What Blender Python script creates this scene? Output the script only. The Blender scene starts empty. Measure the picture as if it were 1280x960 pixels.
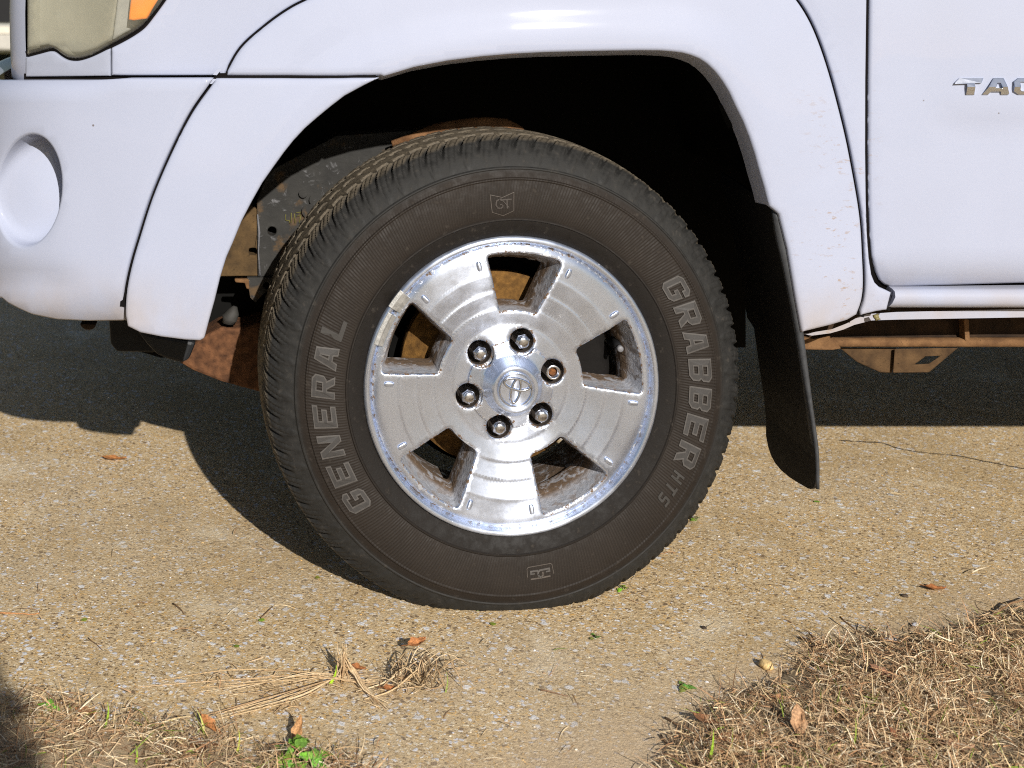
import bpy, bmesh, math, random
import numpy as np
from mathutils import Vector, Matrix, geometry
random.seed(7); RNG = np.random.default_rng(7)
SC = bpy.context.scene
COL = SC.collection
R = math.radians

# ------------------------------------------------------------------ camera, sky, sun, exposure
CX, CY, CZ = -0.40, -2.20, 1.014          # camera place (metres); level camera with a shifted lens
F, PX0, PY0 = 1760.0, 320.0, -40.0        # focal length and principal point in photo pixels (1280 wide)
cam = bpy.data.cameras.new('camera'); cam_o = bpy.data.objects.new('camera', cam); COL.objects.link(cam_o)
cam_o.location = (CX, CY, CZ); cam_o.rotation_euler = (R(90), 0, 0)
cam.sensor_width = 36; cam.lens = F / 1280 * 36
cam.shift_x = (640 - PX0) / 1280; cam.shift_y = -(480 - PY0) / 1280
cam.clip_start = 0.05; cam.clip_end = 500
cam.dof.use_dof = True; cam.dof.focus_distance = 2.22; cam.dof.aperture_fstop = 7.1
SC.camera = cam_o
SUN = Vector((0.42, -2.0, 1.0)).normalized()
sun = bpy.data.lights.new('sun', 'SUN'); sun.energy = 5.0; sun.angle = R(0.53); sun.color = (1.0, 0.955, 0.89)
sun_o = bpy.data.objects.new('sun', sun); COL.objects.link(sun_o)
sun_o.rotation_euler = SUN.to_track_quat('Z', 'Y').to_euler()
world = bpy.data.worlds.new('World'); SC.world = world; world.use_nodes = True
_nt = world.node_tree; _bg = _nt.nodes['Background']; _sky = _nt.nodes.new('ShaderNodeTexSky')
_sky.sky_type = 'NISHITA'; _sky.sun_disc = False
_sky.sun_elevation = math.asin(SUN.z); _sky.sun_rotation = math.atan2(SUN.x, SUN.y)
_nt.links.new(_sky.outputs[0], _bg.inputs[0]); _bg.inputs[1].default_value = 0.05
SC.view_settings.view_transform = 'Standard'; SC.view_settings.look = 'None'
SC.view_settings.exposure = 0.25; SC.view_settings.gamma = 1.0
SC.cycles.max_bounces = 8; SC.cycles.filter_width = 1.1; SC.cycles.use_denoising = False
SC.cycles.sample_clamp_indirect = 4.0

# ------------------------------------------------------------------ helpers
def P(px, py, y):
    """photo pixel at depth plane y -> world point"""
    d = y - CY
    return np.stack(np.broadcast_arrays(CX + (np.asarray(px, float) - PX0) / F * d, np.asarray(y, float),
                                        CZ - (np.asarray(py, float) - PY0) / F * d), -1)
def G(px, py):
    """photo pixel -> point on the ground"""
    d = CZ * F / (py - PY0)
    return np.array((CX + (px - PX0) / F * d, CY + d, 0.0))

def sstep(a, b, x):
    t = np.clip((np.asarray(x, float) - a) / (b - a), 0, 1)
    return t * t * (3 - 2 * t)

def tag(o, label=None, cat=None, group=None, kind=None):
    if label: o['label'] = label
    if cat: o['category'] = cat
    if group: o['group'] = group
    if kind: o['kind'] = kind
    return o

def empty(name, loc=(0, 0, 0), rz=0, parent=None):
    o = bpy.data.objects.new(name, None); COL.objects.link(o)
    o.location = loc; o.rotation_euler = (0, 0, rz); o.empty_display_size = 0.05
    if parent: o.parent = parent
    return o

def link_mesh(name, verts, faces, mats, parent=None, smooth=True, mat_idx=None, attrs=None):
    me = bpy.data.meshes.new(name)
    me.from_pydata([tuple(map(float, v)) for v in verts], [], [tuple(map(int, f)) for f in faces])
    if not isinstance(mats, (list, tuple)): mats = [mats]
    for m in mats: me.materials.append(m)
    if mat_idx is not None: me.polygons.foreach_set('material_index', np.asarray(mat_idx, np.int32))
    if smooth is True: me.polygons.foreach_set('use_smooth', [True] * len(me.polygons))
    elif smooth is not False and smooth is not None:
        me.polygons.foreach_set('use_smooth', [bool(s) for s in smooth])
    for k, a in (attrs or {}).items():
        a = np.asarray(a, np.float32)
        if a.ndim == 1:
            at = me.attributes.new(k, 'FLOAT', 'POINT'); at.data.foreach_set('value', a)
        else:
            at = me.attributes.new(k, 'FLOAT_COLOR', 'POINT'); at.data.foreach_set('color', a.ravel())
    me.update()
    o = bpy.data.objects.new(name, me); COL.objects.link(o)
    if parent: o.parent = parent
    return o

class MB:
    """collects shapes, links them as ONE mesh object"""
    def __init__(s): s.v = []; s.f = []; s.m = []; s.s = []
    def add(s, verts, faces, mi=0, smooth=False):
        b = len(s.v); s.v += [tuple(map(float, x)) for x in verts]
        for f in faces: s.f.append(tuple(int(i) + b for i in f)); s.m.append(mi); s.s.append(smooth)
    def box(s, a, b, mi=0):
        x0, y0, z0 = a; x1, y1, z1 = b
        s.add([(x0,y0,z0),(x1,y0,z0),(x1,y1,z0),(x0,y1,z0),(x0,y0,z1),(x1,y0,z1),(x1,y1,z1),(x0,y1,z1)],
              [(0,3,2,1),(4,5,6,7),(0,1,5,4),(1,2,6,5),(2,3,7,6),(3,0,4,7)], mi)
    def tube(s, pts, rad, n=8, mi=0, cap=True):
        pts = [Vector(p) for p in pts]; k = len(pts)
        if not hasattr(rad, '__len__'): rad = [rad] * k
        V = []; up = Vector((0.13, 0.3, 0.94)).normalized()
        for i, p in enumerate(pts):
            t = (pts[min(i+1, k-1)] - pts[max(i-1, 0)]).normalized()
            a = t.cross(up)
            if a.length < 1e-3: a = t.cross(Vector((1, 0, 0)))
            a.normalize(); b = t.cross(a)
            for j in range(n):
                q = 2 * math.pi * j / n
                V.append(p + (a * math.cos(q) + b * math.sin(q)) * rad[i])
        Fc = [(i*n+j, i*n+(j+1) % n, (i+1)*n+(j+1) % n, (i+1)*n+j) for i in range(k-1) for j in range(n)]
        if cap: Fc += [tuple(range(n))[::-1], tuple(range((k-1)*n, k*n))]
        s.add(V, Fc, mi, True)
    def lathe(s, prof, n=96, mi=0, closed=False):
        """prof of (r, y) round the y axis"""
        k = len(prof); V = []
        for i in range(n):
            a = 2 * math.pi * i / n
            V += [(r * math.cos(a), y, r * math.sin(a)) for r, y in prof]
        kk = k if closed else k - 1
        Fc = [(i*k+j, i*k+(j+1) % k, ((i+1) % n)*k+(j+1) % k, ((i+1) % n)*k+j) for i in range(n) for j in range(kk)]
        s.add(V, Fc, mi, True)
    def prism(s, poly, frame, thick, mi=0, holes=(), smooth=False):
        """poly in 2D, frame(u,v,h)->xyz ; h=0 front, h=thick back"""
        loops = [list(poly)] + [list(h) for h in holes]
        flat = [q for l in loops for q in l]; n = len(flat)
        tris = geometry.tessellate_polygon([[Vector((a, b, 0)) for a, b in l] for l in loops])
        V = [frame(a, b, 0) for a, b in flat] + [frame(a, b, thick) for a, b in flat]
        Fc = [t for t in tris] + [tuple(i + n for i in t[::-1]) for t in tris]
        b0 = 0
        for l in loops:
            m = len(l)
            Fc += [(b0+i, b0+(i+1) % m, b0+(i+1) % m+n, b0+i+n) for i in range(m)]; b0 += m
        s.add(V, Fc, mi, smooth)
    def build(s, name, mats, parent=None, fix=False):
        o = link_mesh(name, s.v, s.f, mats, parent, s.s, s.m)
        if fix:
            bm = bmesh.new(); bm.from_mesh(o.data); bmesh.ops.remove_doubles(bm, verts=bm.verts, dist=1e-6)
            bmesh.ops.recalc_face_normals(bm, faces=bm.faces); bm.to_mesh(o.data); bm.free()
        return o

def bevel(o, w, seg=2, ang=35):
    m = o.modifiers.new('bevel', 'BEVEL'); m.width = w; m.segments = seg; m.limit_method = 'ANGLE'; m.angle_limit = R(ang)
    m.harden_normals = False
    return o

def resample(poly, seg):
    out = []
    n = len(poly)
    for i in range(n):
        a = np.array(poly[i], float); b = np.array(poly[(i+1) % n], float)
        k = max(1, int(math.ceil(np.linalg.norm(b - a) / seg)))
        for j in range(k): out.append(a + (b - a) * j / k)
    return np.array(out)

def smooth_path(pts, step):
    """centripetal-like Catmull-Rom through pts, resampled"""
    p = [np.array(q, float) for q in pts]
    p = [2*p[0]-p[1]] + p + [2*p[-1]-p[-2]]
    out = []
    for i in range(1, len(p)-2):
        k = max(2, int(np.linalg.norm(p[i+1]-p[i]) / step))
        for j in range(k):
            t = j / k
            out.append(0.5*((2*p[i]) + (p[i+1]-p[i-1])*t + (2*p[i-1]-5*p[i]+4*p[i+1]-p[i+2])*t*t + (3*p[i]-p[i-1]-3*p[i+1]+p[i+2])*t**3))
    out.append(p[-2])
    return [tuple(q) for q in out]

def fillet(poly, rads, n=5):
    out = []; m = len(poly)
    for i in range(m):
        p = np.array(poly[i], float); r = rads[i]
        if r <= 0: out.append(tuple(p)); continue
        a = np.array(poly[i-1], float) - p; b = np.array(poly[(i+1) % m], float) - p
        la, lb = np.linalg.norm(a), np.linalg.norm(b); a /= la; b /= lb
        half = math.acos(max(-1, min(1, float(a @ b)))) / 2
        t = min(r / math.tan(half), 0.48*la, 0.48*lb)
        for j in range(n+1):
            s = j / n
            out.append(tuple((1-s)**2*(p+a*t) + 2*s*(1-s)*p + s*s*(p+b*t)))
    return out

def area2(p): 
    x, y = p[:, 0], p[:, 1]
    return float(np.sum(x*np.roll(y, -1) - np.roll(x, -1)*y)) / 2

def inside(pts, poly):
    x, y = pts[:, 0], pts[:, 1]; res = np.zeros(len(pts), bool); n = len(poly); j = n - 1
    for i in range(n):
        xi, yi = poly[i]; xj, yj = poly[j]
        if yi != yj:
            c = ((yi > y) != (yj > y)) & (x < (xj-xi)*(y-yi)/(yj-yi) + xi)
            res ^= c
        j = i
    return res

def dist_to(pts, bpts):
    out = np.empty(len(pts))
    for i in range(0, len(pts), 4000):
        d = pts[i:i+4000, None, :] - bpts[None]
        out[i:i+4000] = np.sqrt((d*d).sum(-1).min(1))
    return out

def panel(name, outline, mapf, mat, parent=None, holes=(), grid=16, seg=6, er=3.0, flange=0.02, unit=1/800.,
          inner=None, flange_vec=None, hole_flange=True, hide_hole_flange=False, extra_attr=None):
    """sheet-metal panel: outline (and holes) in a 2D domain, bent by mapf, with rolled edges and a return flange"""
    loops = [resample(outline, seg)] + [resample(h, seg) for h in holes]
    for i, l in enumerate(loops):
        if (area2(l) > 0) != (i == 0): loops[i] = l[::-1]
    pts, offs, edges = [], [], []
    Rr = er * unit
    allb = np.concatenate(loops)
    for l in loops:
        n = len(l); t = np.roll(l, -1, 0) - np.roll(l, 1, 0)
        nn = np.stack((-t[:, 1], t[:, 0]), 1); nn /= np.maximum(np.linalg.norm(nn, axis=1, keepdims=True), 1e-9)
        b0 = len(pts)
        for k in (0.0, 0.3, 1.0) if er > 0 else (0.0,):
            d = k * er; q = l + nn * d
            if k > 0:
                ok = dist_to(q, allb) > d * 0.8
                q = q[ok]
            pts += [tuple(z) for z in q]; offs += [(1 - math.sqrt(max(0, 1 - (1-k)**2))) * Rr] * len(q)
        edges += [(b0+i, b0+(i+1) % n) for i in range(n)]
    if inner is None:
        lo, hi = allb.min(0), allb.max(0)
        gx, gy = np.meshgrid(np.arange(lo[0]+grid*.37, hi[0], grid), np.arange(lo[1]+grid*.37, hi[1], grid))
        gx = gx + (np.arange(gx.shape[0]) % 2)[:, None]*grid*.5
        inner = np.stack((gx.ravel(), gy.ravel()), 1)
    ok = inside(inner, loops[0])
    for h in loops[1:]: ok &= ~inside(inner, h)
    inner = inner[ok]; inner = inner[dist_to(inner, allb) > er*1.25 + min(seg, grid)*0.35]
    pts += [tuple(z) for z in inner]; offs += [0.0] * len(inner)
    V, E, Fc, OV, OE, OF = geometry.delaunay_2d_cdt([Vector(p) for p in pts], edges, [], 0, 1e-5)
    V = np.array([tuple(v) for v in V]); off = np.array([offs[o[0]] if o else 0.0 for o in OV])
    tri = np.array([f for f in Fc if len(f) == 3])
    cen = V[tri].mean(1); ok = inside(cen, loops[0])
    for h in loops[1:]: ok &= ~inside(cen, h)
    tri = tri[ok]
    u, v = V[:, 0], V[:, 1]; e = 0.5
    p = mapf(u, v); du = mapf(u+e, v) - mapf(u-e, v); dv = mapf(u, v+e) - mapf(u, v-e)
    nrm = np.cross(du, dv); nrm /= np.linalg.norm(nrm, axis=1, keepdims=True)
    p3 = p + nrm * off[:, None]
    # winding: front faces look against nrm
    a, b, c = p3[tri[:, 0]], p3[tri[:, 1]], p3[tri[:, 2]]
    flip = (np.cross(b-a, c-a) * nrm[tri[:, 0]]).sum(1) > 0
    tri[flip] = tri[flip][:, ::-1]
    verts = [tuple(q) for q in p3]; faces = [tuple(t) for t in tri]
    ed = dist_to(V, allb)
    if flange:
        cnt = {}
        for t in faces:
            for i in range(3):
                k = (t[i], t[(i+1) % 3]); cnt[k] = 1
        bnd = [k for k in cnt if (k[1], k[0]) not in cnt]
        new = {}
        hb = np.concatenate(loops[1:]) if len(loops) > 1 else None
        for (i, j) in bnd:
            if hide_hole_flange and hb is not None and dist_to(V[[i]], hb)[0] < 1e-3: continue
            for q in (i, j):
                if q not in new:
                    fv = nrm[q]*flange if flange_vec is None else np.array(flange_vec(V[q, 0], V[q, 1]))
                    new[q] = len(verts); verts.append(tuple(p3[q] + fv)); ed = np.append(ed, 0.0)
            faces.append((j, i, new[i], new[j]))
    used = np.zeros(len(verts), bool)
    for f in faces:
        for i in f: used[i] = True
    idx = np.cumsum(used) - 1
    verts = [w for w, k in zip(verts, used) if k]; faces = [tuple(int(idx[i]) for i in f) for f in faces]
    o = link_mesh(name, verts, faces, mat, parent, True, None, {'edge_d': ed[used] * unit})
    o['_loops'] = 0; del o['_loops']
    return o
# ------------------------------------------------------------------ materials
def new_mat(name):
    m = bpy.data.materials.new(name); m.use_nodes = True
    return m, m.node_tree, m.node_tree.nodes['Principled BSDF']
def N(nt, typ, ins=None, **props):
    n = nt.nodes.new('ShaderNode' + typ)
    for k, v in props.items(): setattr(n, k, v)
    for k, v in (ins or {}).items():
        s = n.inputs[k]
        if isinstance(v, bpy.types.NodeSocket): nt.links.new(v, s)
        else: s.default_value = v
    return n
def put(nt, b, **kw):
    for k, v in kw.items():
        s = b.inputs[k.replace('_', ' ')]
        if isinstance(v, bpy.types.NodeSocket): nt.links.new(v, s)
        elif isinstance(v, tuple) and len(v) == 3 and s.type == 'RGBA': s.default_value = (*v, 1)
        else: s.default_value = v
def ramp(nt, fac, stops, interp='LINEAR'):
    n = N(nt, 'ValToRGB', {'Fac': fac}); r = n.color_ramp; r.interpolation = interp
    while len(r.elements) > 1: r.elements.remove(r.elements[-1])
    r.elements[0].position = stops[0][0]; r.elements[0].color = _c(stops[0][1])
    for p, c in stops[1:]:
        e = r.elements.new(p); e.color = _c(c)
    return n.outputs[0]
def _c(c):
    if not hasattr(c, '__len__'): c = (c, c, c)
    return (*c, 1) if len(c) == 3 else c
def math_(nt, op, a, b=0.0, c=None, clamp=False):
    ins = {0: a, 1: b}
    if c is not None: ins[2] = c
    return N(nt, 'Math', ins, operation=op, use_clamp=clamp).outputs[0]
def mapr(nt, v, a, b, lo=0.0, hi=1.0):
    return N(nt, 'MapRange', {'Value': v, 'From Min': a, 'From Max': b, 'To Min': lo, 'To Max': hi}, interpolation_type='SMOOTHSTEP').outputs[0]
def mix(nt, f, a, b, blend='MIX'):
    n = N(nt, 'MixRGB', {0: f}, blend_type=blend)
    for i, v in ((1, a), (2, b)):
        if isinstance(v, bpy.types.NodeSocket): nt.links.new(v, n.inputs[i])
        else: n.inputs[i].default_value = _c(v)
    return n.outputs[0]
def noise(nt, vec, scale, detail=4, rough=0.55, dist=0.0):
    return N(nt, 'TexNoise', {'Vector': vec, 'Scale': scale, 'Detail': detail, 'Roughness': rough, 'Distortion': dist}).outputs['Fac']
def noisec(nt, vec, scale, detail=3):
    return N(nt, 'TexNoise', {'Vector': vec, 'Scale': scale, 'Detail': detail}).outputs['Color']
def bump(nt, h, strength, dist, normal=None):
    ins = {'Height': h, 'Strength': strength, 'Distance': dist}
    if normal is not None: ins['Normal'] = normal
    return N(nt, 'Bump', ins).outputs[0]
def wpos(nt): return N(nt, 'NewGeometry').outputs['Position']
def opos(nt): return N(nt, 'TexCoord').outputs['Object']
def scalev(nt, v, s): return N(nt, 'VectorMath', {0: v, 1: s}, operation='MULTIPLY').outputs[0]
def xyz(nt, v):
    n = N(nt, 'SeparateXYZ', {0: v}); return n.outputs

def mat_paint(name, base, grime=1.0):
    m, nt, b = new_mat(name); p = wpos(nt); X = xyz(nt, p)
    # dirt kept on the paint: film low on the body, small brown scuffs behind the wheel, tiny tar specks
    low = mapr(nt, X[2], 0.57, 0.44)
    film = math_(nt, 'MULTIPLY', low, mapr(nt, noise(nt, scalev(nt, p, (9, 9, 5)), 1.0, 5), 0.30, 0.75))
    film = math_(nt, 'MULTIPLY', film, 0.55 * grime)
    streak = mapr(nt, noise(nt, scalev(nt, p, (48, 48, 150)), 1.0, 4, 0.7), 0.585, 0.65)
    zone = math_(nt, 'MULTIPLY', mapr(nt, X[0], 0.38, 0.52), mapr(nt, X[0], 0.60, 0.545))
    zone = math_(nt, 'MULTIPLY', zone, mapr(nt, X[2], 0.98, 0.60))
    cl = mapr(nt, noise(nt, p, 14, 2), 0.42, 0.6)
    streak = math_(nt, 'MULTIPLY', math_(nt, 'MULTIPLY', streak, zone), cl)
    vor = N(nt, 'TexVoronoi', {'Vector': p, 'Scale': 26.0, 'Randomness': 1.0})
    spk = math_(nt, 'MULTIPLY', mapr(nt, vor.outputs['Distance'], 0.065, 0.04), math_(nt, 'GREATER_THAN', xyz(nt, vor.outputs['Color'])[0], 0.80))
    mott = mapr(nt, noise(nt, p, 5, 4), 0.3, 0.7, 0.965, 1.0)
    c = mix(nt, 1.0, base, N(nt, 'CombineXYZ', {0: mott, 1: mott, 2: mott}).outputs[0], 'MULTIPLY')
    c = mix(nt, film, c, (0.33, 0.25, 0.16))
    c = mix(nt, math_(nt, 'MULTIPLY', streak, 0.6 * grime), c, (0.27, 0.165, 0.07))
    c = mix(nt, math_(nt, 'MULTIPLY', spk, 0.8), c, (0.10, 0.07, 0.05))
    put(nt, b, Base_Color=c, Roughness=0.45, Coat_Weight=0.5, Coat_Roughness=0.035, Specular_IOR_Level=0.06,
        Normal=bump(nt, noise(nt, p, 240, 2), 0.03, 0.002))
    nt.links.new(mapr(nt, film, 0.0, 0.5, 0.55, 0.1), b.inputs['Coat Weight'])
    return m

def mat_simple(name, col, rough=0.5, metal=0.0, var=0.25, scale=40, bmp=0.15, bd=0.002, local=False, coat=0, spec=0.4):
    m, nt, b = new_mat(name); p = opos(nt) if local else wpos(nt)
    n1 = noise(nt, p, scale, 6, 0.6)
    c = mix(nt, n1, tuple(x*(1-var) for x in col), tuple(min(1, x*(1+var)) for x in col))
    put(nt, b, Base_Color=c, Metallic=metal, Roughness=mapr(nt, n1, 0.2, 0.8, rough*0.85, min(1, rough*1.15)), Coat_Weight=coat, Specular_IOR_Level=spec,
        Normal=bump(nt, noise(nt, p, scale*3, 4), bmp, bd))
    return m

def mat_rust(name, a, bcol, scale=30, dark=None):
    m, nt, b = new_mat(name); p = wpos(nt)
    n1 = noise(nt, p, scale, 8, 0.65); n2 = noise(nt, p, scale*4, 5, 0.7)
    c = ramp(nt, n1, [(0.32, a), (0.5, tuple((x+y)/2 for x, y in zip(a, bcol))), (0.66, bcol)])
    c = mix(nt, mapr(nt, n2, 0.55, 0.75), c, dark or tuple(x*0.45 for x in a))
    put(nt, b, Base_Color=c, Roughness=0.85, Metallic=0.0, Specular_IOR_Level=0.25, Normal=bump(nt, n2, 0.5, 0.003))
    return m

def mat_frame(name):
    """grey underbody paint with white oxide blooms and rust bleeding through"""
    m, nt, b = new_mat(name); p = wpos(nt)
    c = mix(nt, noise(nt, p, 35, 6), (0.014, 0.014, 0.014), (0.046, 0.044, 0.040))
    n2 = noise(nt, p, 60, 8, 0.7, 0.6)
    c = mix(nt, mapr(nt, n2, 0.56, 0.70, 0, 0.55), c, (0.22, 0.22, 0.23))
    n3 = noise(nt, p, 22, 6, 0.6)
    c = mix(nt, mapr(nt, n3, 0.56, 0.68, 0, 0.7), c, (0.11, 0.065, 0.028))
    put(nt, b, Base_Color=c, Roughness=0.7, Specular_IOR_Level=0.2, Normal=bump(nt, n2, 0.5, 0.003))
    return m

def mat_alloy(name, cast=False):
    m, nt, b = new_mat(name); p = opos(nt); X = xyz(nt, p)
    r = math_(nt, 'SQRT', math_(nt, 'ADD', math_(nt, 'MULTIPLY', X[0], X[0]), math_(nt, 'MULTIPLY', X[2], X[2])))
    ang = math_(nt, 'ARCTAN2', X[2], X[0])
    if cast:
        n1 = noise(nt, p, 55, 7, 0.65, 0.4); n2 = noise(nt, p, 160, 5, 0.7)
        c = mix(nt, n2, (0.42, 0.44, 0.49), (0.72, 0.75, 0.82))
        dirt = mapr(nt, n1, 0.47, 0.58)
        deep = mapr(nt, X[1], 0.026, 0.052)
        dirt = math_(nt, 'MAXIMUM', math_(nt, 'MULTIPLY', dirt, 0.75), math_(nt, 'MULTIPLY', deep, mapr(nt, n1, 0.30, 0.5)))
        c = mix(nt, dirt, c, mix(nt, n2, (0.020, 0.012, 0.008), (0.17, 0.11, 0.065)))
        put(nt, b, Base_Color=c, Metallic=mapr(nt, dirt, 0, 1, 0.6, 0.0), Roughness=mapr(nt, dirt, 0, 1, 0.42, 0.85),
            Normal=bump(nt, noise(nt, p, 90, 6, 0.6), 0.7, 0.004))
        return m
    # turned face: fine concentric tool marks, faded lacquer, white/brown corrosion creeping in from the edges
    pol = N(nt, 'CombineXYZ', {0: math_(nt, 'MULTIPLY', r, 1500.0), 1: math_(nt, 'MULTIPLY', ang, 1.2), 2: 0.0}).outputs[0]
    turn = noise(nt, pol, 1.0, 3, 0.6)
    cl = noise(nt, p, 26, 6, 0.6); fine = noise(nt, p, 330, 3, 0.7); med = noise(nt, p, 85, 7, 0.7, 0.5)
    ed = N(nt, 'Attribute', attribute_name='edge_d').outputs['Fac']
    near = mapr(nt, ed, 0.010, 0.0)
    cor = math_(nt, 'MULTIPLY', mapr(nt, math_(nt, 'ADD', med, math_(nt, 'MULTIPLY', near, 0.15)), 0.66, 0.72), 0.9)
    cor2 = mapr(nt, math_(nt, 'ADD', noise(nt, p, 120, 6, 0.7), math_(nt, 'MULTIPLY', near, 0.22)), 0.72, 0.78)
    c = mix(nt, cl, (0.52, 0.59, 0.75), (0.72, 0.80, 0.97))
    c = mix(nt, mapr(nt, fine, 0.55, 0.75, 0, 0.16), c, (0.45, 0.45, 0.46))
    c = mix(nt, cor, c, (0.60, 0.60, 0.61)); c = mix(nt, cor2, c, (0.14, 0.09, 0.055))
    ro = math_(nt, 'ADD', mapr(nt, cl, 0.3, 0.7, 0.22, 0.33), math_(nt, 'MULTIPLY', turn, 0.07))
    ro = math_(nt, 'ADD', ro, math_(nt, 'MULTIPLY', math_(nt, 'MAXIMUM', cor, cor2), 0.4))
    tan = N(nt, 'Tangent', direction_type='RADIAL', axis='Y').outputs[0]
    h = math_(nt, 'ADD', math_(nt, 'MULTIPLY', turn, 0.25), math_(nt, 'MULTIPLY', cor, 0.8))
    put(nt, b, Base_Color=c, Metallic=math_(nt, 'SUBTRACT', 0.92, math_(nt, 'MULTIPLY', cor2, 0.7)), Roughness=ro,
        Anisotropic=0.75, Anisotropic_Rotation=0.25, Tangent=tan, Normal=bump(nt, h, 0.14, 0.001))
    return m

def mat_rubber(name, kind='sidewall'):
    m, nt, b = new_mat(name); p = opos(nt); X = xyz(nt, p)
    r = math_(nt, 'SQRT', math_(nt, 'ADD', math_(nt, 'MULTIPLY', X[0], X[0]), math_(nt, 'MULTIPLY', X[2], X[2])))
    ang = math_(nt, 'ARCTAN2', X[2], X[0])
    n1 = noise(nt, p, 14, 6, 0.6); n2 = noise(nt, p, 70, 6, 0.65); n3 = noise(nt, p, 300, 4, 0.7)
    side = mix(nt, n1, (0.0088, 0.0064, 0.0048), (0.0215, 0.0160, 0.0122))         # brown bloom of old rubber
    should = mix(nt, n2, (0.0060, 0.0062, 0.0064), (0.034, 0.0325, 0.030))         # greyed shoulder
    dust = mix(nt, n3, (0.030, 0.025, 0.018), (0.19, 0.155, 0.11))              # dust where the tread meets the road
    c = mix(nt, mapr(nt, r, 0.334, 0.344), side, should)
    c = mix(nt, math_(nt, 'MULTIPLY', mapr(nt, r, 0.3805, 0.3865), mapr(nt, n2, 0.25, 0.6, 0.35, 1.0)), c, dust)
    inner = mapr(nt, r, 0.268, 0.258)
    c = mix(nt, inner, c, mix(nt, n2, (0.0050, 0.0039, 0.0032), (0.0115, 0.0090, 0.0073)))
    c = mix(nt, mapr(nt, n2, 0.58, 0.72, 0, 0.35), c, (0.065, 0.055, 0.045))
    # faint radial chatter ribs between the two rings
    band = math_(nt, 'MULTIPLY', mapr(nt, r, 0.264, 0.272), mapr(nt, r, 0.334, 0.326))
    rib = math_(nt, 'SINE', math_(nt, 'ADD', math_(nt, 'MULTIPLY', ang, 420.0), math_(nt, 'MULTIPLY', r, 240.0)))
    ribh = math_(nt, 'MULTIPLY', math_(nt, 'MULTIPLY', rib, band), 0.32)
    c = mix(nt, math_(nt, 'MULTIPLY', math_(nt, 'MULTIPLY', mapr(nt, rib, 0.3, 1.0), band), 0.14), c, (0.045, 0.037, 0.030))
    h = math_(nt, 'ADD', ribh, math_(nt, 'ADD', math_(nt, 'MULTIPLY', n3, 0.7), math_(nt, 'MULTIPLY', n2, 0.8)))
    put(nt, b, Base_Color=c, Roughness=mapr(nt, n2, 0.3, 0.7, 0.58, 0.80), Specular_IOR_Level=0.24, Normal=bump(nt, h, 0.45, 0.0012))
    return m

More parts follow.
